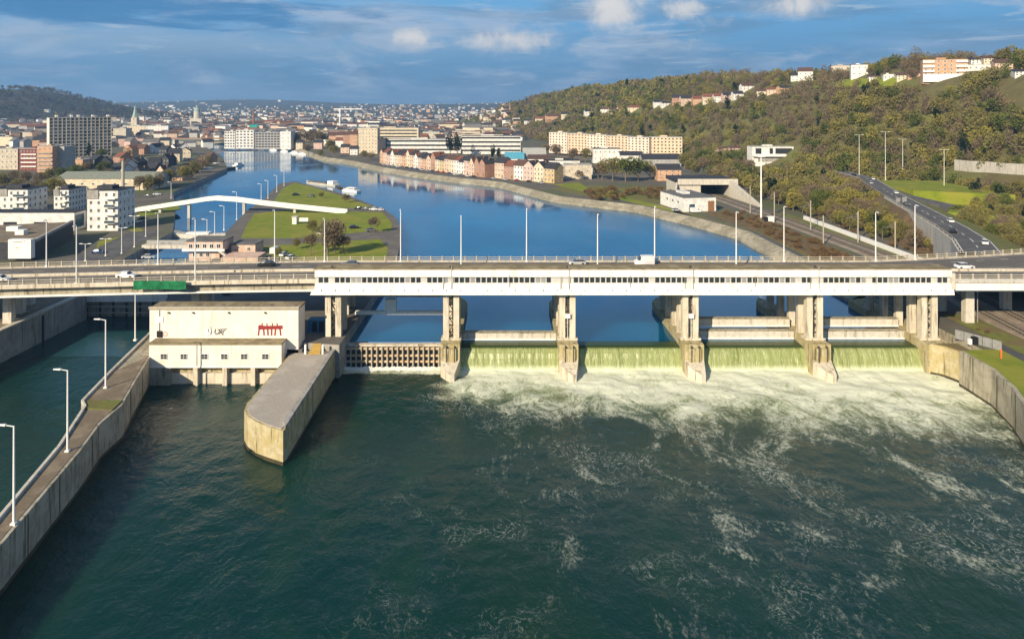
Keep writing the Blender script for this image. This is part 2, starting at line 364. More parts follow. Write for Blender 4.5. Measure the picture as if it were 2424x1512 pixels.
water_mat('head_water', ((.0003, .092, .235), (.0012, .12, .275)), .03, [(.35, .012, (1, .6, 1)), (1.6, .007, None)], ior=1.9, tint=(.14, .76, 1.0))
water_mat('lock_water', ((.008, .045, .045), (.012, .055, .06)), .08, [(.4, .06, None), (1.6, .04, None)])
def fall_mat():
    m, nt, N, L, b = _nodes('falling_water')
    s1 = _rng(N, L, _noise(N, L, 2.2, 5, .65, (1, .12, .10)), .36, .70)
    s2 = _rng(N, L, _noise(N, L, 6.5, 4, .6, (1, .1, .12)), .54, .72)
    big = _rng(N, L, _noise(N, L, .35, 3, .5, (1, .2, .2)), .38, .66)
    cc = _mix(N, L, s1, (.17, .20, .06), (.34, .37, .17)); cc = _mix(N, L, big, cc, (.25, .285, .11)); cc = _mix(N, L, s2, cc, (.50, .53, .35))
    sx = N.new('ShaderNodeSeparateXYZ'); L.new(N.new('ShaderNodeNewGeometry').outputs['Position'], sx.inputs[0])
    # the sheet turns white and broken where it has fallen far, and is still clear dark water above the crest
    zz = N.new('ShaderNodeMath'); zz.operation = 'ADD'; L.new(sx.outputs[2], zz.inputs[0])
    nn = N.new('ShaderNodeMath'); nn.operation = 'MULTIPLY'; nn.inputs[1].default_value = 1.1; L.new(_noise(N, L, 2.0, 5, .6, (1, .1, .3)), nn.inputs[0]); L.new(nn.outputs[0], zz.inputs[1])
    cc = _mix(N, L, _rng(N, L, zz.outputs[0], 2.0, .3), cc, (.62, .66, .48))
    cc = _mix(N, L, _rng(N, L, sx.outputs[2], 4.02, 4.36), cc, (.030, .055, .012))
    L.new(cc, b.inputs['Base Color']); b.inputs['Roughness'].default_value = .25; b.inputs['IOR'].default_value = 1.33
    bp = N.new('ShaderNodeBump'); bp.inputs['Strength'].default_value = .6; bp.inputs['Distance'].default_value = .2
    L.new(_noise(N, L, 2.2, 5, .65, (1, .12, .10)), bp.inputs['Height']); L.new(bp.outputs[0], b.inputs['Normal'])
    MATS['falling_water'] = m
fall_mat()

# -------- the tailwater, a real wave surface that boils below the weir
PX_PIER = [790, 1068, 1342, 1632, 1925, 2195]
PIER = [XD(q, 153) for q in PX_PIER]
def foam_zone(X, Y):
    d = 151 - Y                                               # metres below the weir
    reach = 24 + 15 * ss(-6, 60, X)                           # the boil runs farther on the right
    f = 1.0 - ss(4, 1, np.zeros_like(X)) * 0
    f = np.clip(1.06 - np.maximum(d, 0) / reach, 0, 1) ** .85
    edge = -13 + 0.16 * np.maximum(d - 2, 0) + 3.0 * np.sin(Y * .35) + 1.5 * np.sin(Y * .9 + 1)
    f = f * ss(-3.5, 5, X - edge)
    tail = .17 * ss(-20, 40, X + .15 * d) * (1 - ss(30, 100, d)) + .055 * ss(-55, -10, X) * ss(0, 10, d)
    strip = (1 - ss(0.8, 2.6, d)) * ss(-36, -34, X) * .75
    return np.clip(np.maximum(np.maximum(f, tail), strip) * ss(-.5, .4, d + 1.0), 0, 1)
def tail_z(X, Y):
    f = foam_zone(X, Y); boil = sines(X, Y, 3, 30, 1.8, 11.0, .10); swell = sines(X, Y, 4, 14, 2.0, 9.0, .022)
    return TAIL + boil * f ** .6 * .8 + swell
o = grid_object('tailwater', np.linspace(-128, 112, 420), np.linspace(22, 160, 260), tail_z, ['tail_water'], ('foam', foam_zone)); struct(o)
o = MB().sheet([(-130, 160), (-60, 160), (-60, 191.5), (-130, 191.5)], TAIL - .02).build('lock_water', 'lock_water'); struct(o)
o = MB().sheet([(-140, 192), (-60, 192), (-60, 156.6), (95.5, 156.6), (150, 400), (80, 1300), (-1100, 1300), (-1100, 700), (-300, 480)], HEAD).build('river', 'head_water'); struct(o)
prof = [(156.8, 4.49), (155.4, 4.47), (154.2, 4.42), (153.4, 4.28), (152.8, 3.95), (152.3, 3.3), (151.9, 2.4), (151.55, 1.4), (151.3, .5), (151.15, -.4)]
for i in range(1, 5):
    x0, x1 = PIER[i] + 1.9, PIER[i + 1] - 1.9; n = 60; m = MB(); r = random.Random(i)
    xs = np.linspace(x0, x1, n); wob = [r.uniform(-.12, .12) for _ in range(n)]
    rows = [[(xs[k], y + wob[k] * (1 if j > 3 else 0), z) for k in range(n)] for j, (y, z) in enumerate(prof)]
    for a, b_ in zip(rows, rows[1:]): m.strip(a, b_)
    o = m.build('water_fall', 'falling_water', smooth=True); struct(o)

# -------- heights of the land
_fy = [150, 200, 350, 450, 600, 700, 800, 1000, 1300, 1600, 1900, 2200]
_ff = [225, 228, 244, 232, 182, 168, 120, 75, 10, -60, -130, -200]
_ft = [360, 355, 350, 352, 340, 330, 305, 235, 135, 35, -60, -140]
_fz = [70, 74, 78, 82, 84, 86, 88, 92, 80, 58, 28, 14]
def land(x, y):
    x = np.asarray(x, float); y = np.asarray(y, float)
    f = np.interp(y, _fy, _ff); t = np.interp(y, _fy, _ft); zt = np.interp(y, _fy, _fz)
    s = (x - f) / (t - f)
    h = (zt - LAND) * ss(-.06, 1.0, s) + np.clip(s - 1, 0, 6) * 2.2
    h = h + ss(.02, .3, s) * (4.0 * np.sin(x * .021 + y * .013) + 3.0 * np.sin(y * .031 - x * .017 + 1.7) + 1.5 * np.sin(x * .07 + y * .05))
    h = h * (1 - ss(2000, 2500, y))
    lh = 100 * np.exp(-((x + 1530 + .1 * (y - 2200)) / 235) ** 2 - ((y - 2250) / 520) ** 2) + 12 * np.exp(-((x + 1170) / 170) ** 2 - ((y - 2450) / 420) ** 2) + 95 * np.exp(-((x + 2300) / 500) ** 2 - ((y - 2300) / 600) ** 2)
    far = 80 * ss(2300, 6600, y) + 52 * np.exp(-((x + 2350) / 900) ** 2 - ((y - 6900) / 700) ** 2) + 10 * ss(3000, 5000, y) * np.sin(x * .0016 + 1)
    return LAND + np.maximum(h, 0) + lh * ss(1500, 1900, y) + far
def hit(px, py, y0=190.0, y1=5000.0):
    """where the line of sight through (px, py) meets the land"""
    ys = np.geomspace(y0, y1, 6000); xs = (px - HX) / F * ys; zs = CAMZ - (py - HY) / F * ys
    k = np.nonzero(land(xs, ys) >= zs)[0]
    if len(k) == 0: k = [np.argmin(zs - land(xs, ys))]
    return Vector((xs[k[0]], ys[k[0]], zs[k[0]]))

LEFT_EDGE = [(-111, 60), (-112.5, 150), (-114.5, 192), (-125, 227), (-133, 281), (-162, 345), (-195, 412), (-228, 577), (-290, 720), (-345, 825), (-394, 916), (-560, 985), (-1100, 1090)]
m = MB().prism(LEFT_EDGE + [(-1600, 1090), (-1600, 60)], -3, LAND, 0, 1); o = m.build('left_bank_ground', ['concrete_grey', 'town_ground']); struct(o)
RIGHT_EDGE = [(93, 60), (93, 187), (93, 200), (93, 278), (83, 309), (74, 329), (66, 349), (52, 362), (28, 385), (-5, 461), (-37, 489), (-68, 525), (-105, 577), (-139, 637), (-184, 698), (-262, 866), (-330, 955), (-470, 1030), (-1100, 1160)]
TOPW = 4.6                                                     # width of the sloping revetment
def offset(line, d):
    out = []
    for i, p in enumerate(line):
        a = Vector(line[max(i - 1, 0)]); b_ = Vector(line[min(i + 1, len(line) - 1)]); t = (b_ - a).normalized(); out.append((p[0] + t.y * d, p[1] - t.x * d))
    return out
inner = offset(RIGHT_EDGE, TOPW)
rv = MB(); lo = [(p[0], p[1], -3) for p in RIGHT_EDGE[1:]]; md = [(p[0], p[1], HEAD + .9) for p in RIGHT_EDGE[1:]]; hi = [(p[0], p[1], LAND + .6) for p in inner[1:]]; h2 = [(p[0], p[1], LAND + .6) for p in offset(RIGHT_EDGE, TOPW + 1.0)[1:]]; h3 = [(p[0], p[1], LAND - .2) for p in offset(RIGHT_EDGE, TOPW + 1.0)[1:]]
rv.strip(lo, md); rv.strip(md, hi); rv.strip(hi, h2); rv.strip(h2, h3)
tag(rv.build('revetment', 'revetment'), 'long pale sloping concrete revetment lining the right bank of the river', 'river wall')
m = MB().prism(inner[1:] + [(-1100, 2300), (1500, 2300), (1500, 60), (99.2, 60), (99.2, 150), (97.7, 186)], -3, LAND, 0, 1)
o = m.build('right_bank_ground', ['concrete_wall', 'town_ground']); struct(o)
ISL = [(-34.5, 147), (-34.5, 227), (-41, 281.6), (-47.5, 312.5), (-55, 334), (-68, 360), (-89, 398.5), (-102, 419), (-142, 474), (-147, 458), (-131, 384), (-125, 342), (-111, 279), (-98, 245), (-91.5, 200), (-91, 192), (-80.5, 159), (-76, 151), (-60, 151.5)]
m = MB().prism(ISL, -3, LAND, 0, 1); o = m.build('island_ground', ['concrete_grey', 'asphalt_old']); struct(o)

# hillside and far country
ys = np.concatenate([np.arange(190, 700, 9), np.arange(700, 1300, 16), np.arange(1300, 2420, 28)])
ts = np.concatenate([np.linspace(-.12, 1.3, 56), np.linspace(1.4, 6, 24)])
fy, ty = np.interp(ys, _fy, _ff), np.interp(ys, _fy, _ft)
Xg = fy[:, None] + ts[None] * (ty - fy)[:, None]; Yg = np.repeat(ys[:, None], len(ts), 1); Zg = land(Xg, Yg) - .25 + .3 * (ts[None] > 0)
nx, ny = len(ts), len(ys); v = np.stack([Xg, Yg, Zg], -1).reshape(-1, 3)
fs = [(r * nx + c, r * nx + c + 1, (r + 1) * nx + c + 1, (r + 1) * nx + c) for r in range(ny - 1) for c in range(nx - 1)]
me = bpy.data.meshes.new('hillside'); me.from_pydata(v.tolist(), [], fs); me.materials.append(MATS['hill_soil']); me.shade_smooth(); struct(put('hillside', me))
us = np.linspace(-1.15, 1.15, 110); yf = np.geomspace(1080, 14000, 90)
Xf = us[None] * yf[:, None]; Yf = np.repeat(yf[:, None], len(us), 1); Zf = land(Xf, Yf) - .6 - 6 * ss(1200, 1080, Yf); nx, ny = len(us), len(yf)
fs = [(r * nx + c, r * nx + c + 1, (r + 1) * nx + c + 1, (r + 1) * nx + c) for r in range(ny - 1) for c in range(nx - 1)]
me = bpy.data.meshes.new('far_country'); me.from_pydata(np.stack([Xf, Yf, Zf], -1).reshape(-1, 3).tolist(), [], fs); me.materials.append(MATS['far_land']); me.shade_smooth(); struct(put('far_country', me))

# -------- lawns, paths, roads on the flat land
def lawn(pts, z=LAND, name='lawn', mt='grass', px=True, dz=.03, deep=.3):
    poly = [tuple(W(a, b_, z)[:2]) for a, b_ in pts] if px else pts
    return struct(MB().prism(poly, z - deep, z + dz).build(name, mt))
lawn([(668, 446), (698, 433), (750, 446), (818, 467), (880, 489), (868, 494), (760, 490), (660, 490), (645, 480)])
lawn([(602, 506), (690, 496), (800, 500), (905, 503), (928, 528), (926, 546), (850, 550), (770, 560), (690, 564), (570, 564), (585, 530)])
lawn([(620, 583), (760, 574), (900, 566), (918, 588), (914, 616), (690, 616), (640, 606)])
lawn([(330, 500), (345, 492), (420, 486), (428, 494), (380, 505), (325, 514)])
lawn([(222, 612), (232, 572), (262, 565), (300, 556), (286, 580), (246, 615)])
lawn([(300, 540), (318, 534), (340, 545), (320, 555)])
lawn([(1310, 437), (1370, 432), (1400, 452), (1470, 466), (1555, 484), (1618, 505), (1640, 512), (1600, 505), (1490, 478), (1400, 458)], LAND, 'river_lawn')
lawn([(99.8, 190), (103, 190), (103, 276), (93, 318), (84, 338), (81, 334), (90, 310), (99.8, 278)], LAND, 'bank_verge', 'grass_rough', False)
lawn([(103, 184), (117, 184), (117, 318), (110, 330), (96, 330), (103, 280)], LAND, 'scrub_bank', 'scrub_soil', False, .5)
lawn([(127.6, 205), (134, 205), (134, 330), (127.6, 330)], LAND, 'track_verge', 'grass_rough', False, .2)
o1, o2 = offset(RIGHT_EDGE, 5.9), offset(RIGHT_EDGE, 8.9)
lawn(o1[1:9] + o2[1:9][::-1], LAND, 'bank_path', 'asphalt', False, .05)
lawn([(112, 402), (100, 396), (98, 368), (79, 366), (80, 348), (62, 378), (40, 404), (30, 430), (48, 452), (80, 436), (96, 440)], LAND, 'rough_ground', 'grass_rough', False, .015)
lawn([(136, 190), (230, 190), (240, 330), (180, 330), (150, 300)], LAND, 'scrub_bank', 'scrub_soil', False, .3)
# quay street before the terrace
lawn([(-118, 608), (-24, 487), (24, 446), (30, 452), (-17, 494), (-112, 615)], LAND, 'quay_street', 'asphalt', False, .05)
# left quay road and lock-side road
lawn([(-118, 192), (-128.5, 227), (-138, 281), (-150, 281), (-141, 227), (-130, 192)], LAND, 'quay_road', 'asphalt', False, .05)
# lower right: grass bank, dark footpath, ballast bed
lawn([(96, 128), (99, 70), (100.5, 70), (102, 128), (103, 144), (97, 144)], LAND, 'lower_bank_grass', 'grass', False, .05)
lawn([(102, 128), (100.5, 70), (102.8, 70), (104.8, 130), (105.6, 147), (103, 147)], LAND, 'lower_footpath', 'asphalt_new', False, .06)
lawn([(104.8, 130), (102.8, 70), (112, 70), (112, 168), (106, 168), (105.6, 147)], LAND, 'lower_scrub', 'grass_rough', False, .25)
# ================================================================== the dam
bays = ['nearest the power station', 'second from the power station', 'third from the power station', 'fourth from the power station', 'fifth from the power station']
def zigzag(h):
    m = MB(); n = 7
    for k in range(n):
        z0, z1 = k * h / n, (k + 1) * h / n; a, b_ = (-.42, .42) if k % 2 else (.42, -.42)
        m.add([(a, -.25, z0), (a, .25, z0), (b_, .25, z1), (b_, -.25, z1), (a, -.25, z0 + .22), (a, .25, z0 + .22), (b_, .25, z1 + .22), (b_, -.25, z1 + .22)], [(0, 1, 2, 3), (4, 5, 6, 7), (0, 3, 7, 4), (1, 2, 6, 5)])
        m.box(-.5, .5, -.3, .3, z1 - .06, z1 + .06)
    return m.mesh('stair', ['dark_steel'])
ZIG = zigzag(10.4)
colm = MB(); colm.box(-.62, .62, -.85, .85, 0, 11.2); COLM = colm.mesh('column', ['concrete'])
bc = MB(); bc.box(-.75, .75, -.6, .6, 0, 9.4); BACKC = bc.mesh('column', ['concrete'])
slot = MB(); slot.box(-.1, .1, -.6, .6, 0, 6); SLOT = slot.mesh('guide_slot', ['dark_steel'])
pier_lab = ['concrete dam pier with column pair beside the grey arrow-shaped jetty', 'concrete dam pier between the barred bay and the first waterfall', 'concrete dam pier with a small white box, between the first and second waterfalls',
            'concrete dam pier between the second and third waterfalls', 'concrete dam pier between the third and rightmost waterfalls', 'rightmost dam pier, joined to the right river bank']
for i, x in enumerate(PIER):
    r = root('dam_pier', (x, 160, 0), pier_lab[i], 'bridge pier', 'dam piers')
    b_ = MB(); hw = 2.05
    prof_ = [(x - hw, 149.2), (x + hw, 149.2), (x + hw, 182), (x, 186.5), (x - hw, 182)]
    if i == 0: prof_ = [(x - hw - 1.2, 147.5), (x + hw, 147.5), (x + hw, 184), (x - hw - 1.2, 184)]
    if i == 5: prof_ = [(x - hw, 149.2), (x + hw + 1.5, 149.2), (x + hw + 1.5, 186), (x - hw, 184)]
    # upstream half steps down behind the columns, as a sloping shoulder
    b_.prism(prof_, -3, 6.3)
    b_.build('pier_body', 'concrete_mossy', r, world=True)
    if 0 < i < 5:
        t = MB(); t.prism([(x - hw, 149.19), (x - hw + .2, 147.6), (x + .25, 144.6), (x + 1.2, 144.9), (x + hw, 149.19)], -3, 2.6, zt=[3.0, 2.4, 1.5, 1.5, 3.0]); t.build('cutwater', 'concrete', r, world=True)
        s = MB(); s.box(x - 1.3, x + 1.3, 148.6, 149.15, 2.6, 5.6); s.build('buttress', 'concrete_mossy', r, world=True)
        put('guide_slot', SLOT, r, (x - .75 - x, 149.1 - 160, .1)); put('guide_slot', SLOT, r, (.95, 149.1 - 160, .1))
    for sx in (-1.12, 1.12):
        put('column', COLM, r, (sx, 153.1 - 160, 6.1))
    put('stair', ZIG, r, (0, 153.1 - 160, 6.3))
    for yy in ((157.6, 162.8, 169.0, 175.5) if i != 1 else (157.6, 169)):
        put('column', BACKC, r, (-.9, yy - 160, 6.1))
        if yy < 160: put('column', BACKC, r, (1.0, yy - 160, 6.1))
    tb = MB(); tb.box(x - 2.2, x + 2.2, 152.0, 154.4, 6.31, 6.7); tb.build('plinth', 'concrete', r, world=True)
    if i in (2, 3):
        wb = MB(); wb.box(x - .5, x + .55, 151.6, 152.1, 11.2, 12.1); wb.tube((x, 151.85, 6.7), (x, 151.85, 11.2), .06); wb.build('equipment_box', 'white_paint', r, world=True)

# gates: white lifted beams
def gate_beam(i, y, z0, z1, lab):
    x0, x1 = PIER[i] + 2.1, PIER[i + 1] - 2.1
    r = root('gate_beam', ((x0 + x1) / 2, y, z0), lab, 'sluice gate', 'steel sluice gates')
    MB().box(x0, x1, y, y + 1.4, z0, z1).build('beam', 'pale_concrete', r, world=True)
    MB().box(x0 + .05, x1 - .05, y - .18, y - .003, z0, z0 + .35).build('lip', 'white_paint', r, world=True)
    MB().box(x0 - .02, x1 + .02, y - .1, y + 1.5, z1 + .003, z1 + .16).build('walkway', 'concrete_wall', r, world=True)
    for k in (x0 + 1.3, x1 - 1.3): MB().box(k - .08, k + .08, y - .12, y - .004, z0 + .36, z1 - .02).build('stiffener', 'rail_beige', r, world=True)
    for k in (-1, 1):
        xx = x0 + .3 if k < 0 else x1 - .3
        MB().box(xx - .28, xx + .28, y + .2, y + 1.1, 0.5, z0 - .004).build('side_arm', 'dark_steel', r, world=True)
gate_beam(1, 157.4, 4.55, 6.1, 'single pale sluice gate beam low over the first waterfall from the left')
gate_beam(3, 158.2, 4.55, 6.3, 'lower pale sluice gate beam over the third waterfall'); gate_beam(3, 160.6, 6.6, 8.3, 'upper pale sluice gate beam over the third waterfall')
gate_beam(4, 158.2, 4.55, 6.3, 'lower pale sluice gate beam over the rightmost waterfall'); gate_beam(4, 160.6, 6.6, 8.3, 'upper pale sluice gate beam over the rightmost waterfall')
r = root('dam_beam', (PIER[0] + 14, 183, 7), 'thin white service beam crossing behind the barred bay', 'beam')
MB().box(PIER[0] + 2.2, PIER[1] - 2.2, 164.4, 165.6, 8.2, 8.9).build('beam', 'white_paint', r, world=True)
MB().box(-27.8, -25.2, 164.2, 165.8, 8.95, 11.8).build('support_block', 'white_paint', r, world=True)
MB().box(PIER[0] + 2.2, PIER[1] - 2.2, 164.6, 165.8, 12.3, 12.9).build('upper_beam', 'concrete_grey', r, world=True)

# the closed bay: stop-log rack with upright bars
x0, x1 = PIER[0] + 2.1, PIER[1] - 2.1
r = root('stop_log_rack', ((x0 + x1) / 2, 153, 0), 'rusty rack of upright bars closing the dam bay beside the jetty', 'sluice gate')
MB().box(x0, x1, 153.4, 154.2, -.5, 4.2).build('bulkhead', 'dark_steel', r, world=True)
for z in (1.1, 2.4, 3.9): MB().box(x0, x1, 152.95, 153.39, z, z + .42).build('cross_beam', 'orange_steel', r, world=True)
pm = MB(); pm.box(-.11, .11, -.25, .25, -.6, 4.75); PM = pm.mesh('bar', ['rail_beige'])
for k in range(19): put('bar', PM, r, (x0 + .6 + k * (x1 - x0 - 1.2) / 18 - r.location.x, 152.68 - 153, 0))
MB().box(x0, x1, 154.25, 155.4, 3.6, 4.62).build('sill', 'concrete', r, world=True)
fm = MB(); n = 70; xs = np.linspace(x0, x1, n); rr = random.Random(5)
a = [(q, 152.3 + rr.uniform(-.2, .1), .32 + rr.uniform(0, .25)) for q in xs]; b2 = [(q, 150.9 + rr.uniform(-.5, .5), .02) for q in xs]; fm.strip(a, b2)
mat('foam_white', (.78, .80, .76), .8, (.60, .63, .58), 1.5, (.70, .72, .66), .6, bump=.5)
o = fm.build('foam', 'foam_white', smooth=True); struct(o)

# the long white gate housing over the piers
HX0, HX1, HY0, HY1 = XD(745, 151), XD(2251, 151), 151.0, 155.4
r = root('gate_housing', ((HX0 + HX1) / 2, 153, 16.6), 'long white gate housing with a row of small dark windows atop the dam piers', 'dam building')
ap = MB(); ap.add([(HX0 - .9, HY0 - .5, 16.55), (HX1 + .4, HY0 - .5, 16.55), (HX1 + .4, HY0 - .25, 17.7), (HX0 - .4, HY0 - .25, 17.7), (HX0 - .9, HY1, 16.55), (HX1 + .4, HY1, 16.55), (HX1 + .4, HY1, 17.7), (HX0 - .4, HY1, 17.7)], [(0, 1, 2, 3), (0, 4, 5, 1), (3, 2, 6, 7), (1, 5, 6, 2), (0, 3, 7, 4), (4, 7, 6, 5)]); ap.build('apron', 'housing_white', r, world=True)
MB().box(HX0, HX1, HY0, HY1, 17.704, 18.95).build('lower_wall', 'housing_white', r, world=True)
MB().box(HX0 + .05, HX1 - .05, HY0 + .3, HY1 - .1, 18.954, 20.35).build('window_band', 'band_grey', r, world=True)
MB().box(HX0, HX1, HY0 - .12, HY1, 20.354, 21.85).build('upper_wall', 'housing_white', r, world=True)
MB().box(HX0 - .15, HX1 + .15, HY0 + .1, HY1 + .25, 21.854, 22.05).build('roof', 'roof_felt', r, world=True)
MB().box(HX1 + .01, HX1 + .7, HY0 - .3, HY1, 17.72, 21.2).build('end_wall', 'pale_concrete', r, world=True)
wm = MB(); wm.box(-.47, .47, -.06, .02, -.06, 1.24, 0); WINM = wm.mesh('window', ['glass_dark'])
wm2 = MB(); wm2.box(-.47, .47, -.06, .02, -.06, 1.24, 0); WINP = wm2.mesh('window', ['steel_grey'])
nwin = 116; rw = random.Random(3)
for k in range(nwin):
    xx = HX0 + 1.2 + k * (HX1 - HX0 - 2.4) / (nwin - 1)
    if any(abs(xx - p) < .75 for p in PIER) or k in (19, 43, 44, 61, 88, 101): continue
    put('window', WINP if rw.random() < .16 else WINM, r, (xx - r.location.x, HY0 + .3 - 153, 19.12 - 16.6), scale=(.95, 1, .8))
sm = MB(); sm.box(-.07, .07, -.1, .0, 0, 5.2); SEAM = sm.mesh('seam_post', ['concrete_grey'])
for q in PIER[1:5]:
    put('seam_post', SEAM, r, (q + .2 - r.location.x, HY0 - .14 - 153, .0 + .9)); put('seam_post', SEAM, r, (q - 1.6 - r.location.x, HY0 - .14 - 153, .0 + .9), scale=(.7, 1, .55))
for a_, b_ in zip(PIER[1:5], PIER[2:]): put('seam_post', SEAM, r, ((a_ + b_) / 2 - r.location.x, HY0 - .14 - 153, 1.6), scale=(.6, 1, .5))
km = MB(); km.box(-.08, .08, -.12, 0, 0, .45); KM = km.mesh('bracket', ['concrete_grey'])
for k in range(46): put('bracket', KM, r, (HX0 + 1.5 + k * (HX1 - HX0 - 3) / 45 - r.location.x, HY0 - .30 - 153, .65))
for k, q in enumerate(PIER[:5]): MB().box(q - .35, q + .05, HY0 + .8, HY0 + 1.1, 22.06, 22.6).build('vent', 'dark_steel', r, world=True)

# ------------------------------------------------------------------ the road viaduct behind
def near_y(x): return 157.6 - 6.5 * max(0, (-42 - x) / 78) ** 1.4
def far_y(x): return 177.0 - 7.0 * max(0, (-42 - x) / 78) ** 1.3 + 10.0 * max(0, (x - 92) / 48) ** 1.2
def deck_z(x): return 18.0
vx = list(np.linspace(-175, 190, 74))
r = root('road_viaduct', (0, 167, 7), 'concrete road viaduct with beige railings running behind the white gate housing', 'viaduct')
def band(f0, f1, z0, z1, name, mt, par=r, dz=0.0):
    m = MB(); A = [(x, f0(x), z1) for x in vx]; B = [(x, f1(x), z1) for x in vx]; C = [(x, f0(x), z0) for x in vx]; D_ = [(x, f1(x), z0) for x in vx]
    m.strip(A, B); m.strip(C, A); m.strip(B, D_); m.strip(D_, C)
    return m.build(name, mt, par, world=True)
band(lambda x: near_y(x) + 1.2, lambda x: far_y(x) - 1.2, 17.0, 17.85, 'deck', 'concrete')
band(lambda x: near_y(x) + .75, lambda x: far_y(x) - .75, 17.86, 18.0, 'road_surface', 'asphalt_old')
band(near_y, lambda x: near_y(x) + .7, 17.3, 18.25, 'edge_beam', 'concrete'); band(lambda x: far_y(x) - .7, far_y, 17.3, 18.25, 'edge_beam', 'concrete')
band(lambda x: near_y(x) + 1.6, lambda x: near_y(x) + 3.4, 15.6, 16.99, 'girder', 'concrete_wall'); band(lambda x: far_y(x) - 4, lambda x: far_y(x) - 2, 15.6, 16.99, 'girder', 'concrete_wall'); band(lambda x: near_y(x) + 8.2, lambda x: near_y(x) + 10, 15.6, 16.99, 'girder', 'concrete_wall')
band(lambda x: near_y(x) + .9, lambda x: near_y(x) + 3.9, 15.2, 15.58, 'girder_flange', 'white_paint')
band(lambda x: near_y(x) + 8.6, lambda x: near_y(x) + 9.4, 18.002, 18.55, 'median_barrier', 'concrete')
ln = MB()
for f in (lambda x: near_y(x) + 1.4, lambda x: far_y(x) - 1.5, lambda x: near_y(x) + 7.8, lambda x: near_y(x) + 10.2):
    ln.strip([(x, f(x), 18.008) for x in vx], [(x, f(x) + .18, 18.008) for x in vx])
for f in (lambda x: near_y(x) + 4.6, lambda x: far_y(x) - 4.8):
    for x in np.arange(-172, 188, 7.5): ln.add([(x, f(x), 18.008), (x + 2.5, f(x + 2.5), 18.008), (x + 2.5, f(x + 2.5) + .16, 18.008), (x, f(x) + .16, 18.008)], [(0, 1, 2, 3)])
tag(ln.build('lane_marking', 'road_line', r, world=True), kind='stuff')
pm = MB(); pm.box(-.14, .14, -.14, .14, 0, 1.15); POSTM = pm.mesh('post', ['rail_beige'])
for f, off in ((near_y, .3), (far_y, -.3)):
    g = MB()
    for z in (18.62, 19.15):
        A = [(x, f(x) + off - .06, z + .06) for x in vx]; B = [(x, f(x) + off + .06, z + .06) for x in vx]; C = [(x, f(x) + off - .06, z - .08) for x in vx]; D_ = [(x, f(x) + off + .06, z - .08) for x in vx]
        g.strip(A, B); g.strip(C, A); g.strip(B, D_)
    gr = g.build('guard_rail', 'rail_beige', r, world=True)
    for x in np.arange(-172, 186, 2.9):
        if f is near_y and PIER[0] < x < HX1 - 2: continue
        p = put('post', POSTM, gr, (x, f(x) + off, 18.25))
vc = MB(); vc.box(-1.0, 1.0, -.8, .8, 0, 8.7); VC = vc.mesh('column', ['pale_concrete'])
for (px, d) in ((22, 162), (47, 169.5), (70, 177), (465, 163), (480, 170), (495, 177)):
    put('column', VC, r, (XD(px, d), d - 167, -.5))
for x in (108, 124, 146):
    for d in (162, 172): put('column', VC, r, (x, d - 167, -.5))
# wider ramp girder at the right end
MB().box(HX1 + 1.2, 188, 155.6, 157.5, 16.2, 18.2).build('side_span', 'white_paint', r, world=True)
MB().box(HX1 + 1.0, 188, 155.3, 155.59, 18.0, 18.35).build('side_kerb', 'concrete', r, world=True)
# green netting slung from the deck edge
nx0, nx1 = XD(327, 157), XD(450, 157); m = MB(); nn = 40; rr = random.Random(8); rows = []
for j, (dy, z) in enumerate(((-.04, 18.5), (-.10, 18.1), (-.16, 17.5), (-.12, 17.0), (-.05, 16.6))):
    rows.append([(nx0 + (nx1 - nx0) * k / nn, near_y(nx0) + dy + .04 * math.sin(k * .5 + j) + rr.uniform(-.03, .03), z + .08 * math.sin(k * .4 + j) * (j > 2)) for k in range(nn + 1)])
for a_, b_ in zip(rows, rows[1:]): m.strip(a_, b_)
back = [(p[0], p[1] + .06, p[2]) for p in rows[-1]]; m.strip(rows[-1], back)
tag(m.build('safety_netting', 'green_net', smooth=True), 'bright green construction netting wrapped along the viaduct edge above the lock', 'netting')

# ------------------------------------------------------------------ jetty, training wall, lock walls, right wall
jet = [(-44.6, 121.5), (-44.0, 118.6), (-42.6, 116.3), (-40.6, 114.4), (-38.0, 112.6), (-35.0, 111.0), (-34.75, 112.0), (-35.4, 147.4), (-44.4, 147.4), (-44.6, 137)]
r = root('jetty', (-40, 130, 0), 'arrow-shaped concrete jetty with grey gravel top pointing downstream', 'jetty')
MB().prism(jet, -3, 5.55).build('jetty_wall', 'concrete_mossy', r, world=True)
cx, cyy = -40, 131; inn = [(cx + (x - cx) * .9, cyy + (y - cyy) * .97) for x, y in jet]
MB().prism(inn, 5.4, 5.66).build('jetty_top', 'gravel_top', r, world=True)
MB().prism([(-35.75, 113.5), (-34.82, 111.6), (-35.42, 147.3), (-36.2, 147.3)], 5.552, 6.05).build('parapet', 'concrete_grey', r, world=True)
tw_l = [(-62.3, 70), (-62.2, 84), (-67, 105), (-71.5, 119), (-73.2, 121), (-76, 135), (-80, 158)]
tw_r = [(-57.8, 70), (-58.8, 82), (-63.0, 104), (-65.2, 113), (-65.5, 120), (-68.6, 130), (-72.4, 143), (-74.5, 150)]
r = root('training_wall', (-66, 110, 0), 'long concrete dividing wall with brown top leading to the lower left corner', 'river wall')
MB().prism([(-62.8, 40)] + tw_l + tw_r[::-1] + [(-55, 40)], -3, 5.9).build('wall_body', 'concrete_wall', r, world=True)
MB().prism([(p[0] + .75, p[1]) for p in [(-62.8, 40)] + tw_l[:-1]] + [(p[0] - .55, p[1] + .2) for p in tw_r[:-1][::-1]] + [(-55.6, 40)], 5.8, 5.96).build('wall_top', 'brown_top', r, world=True)
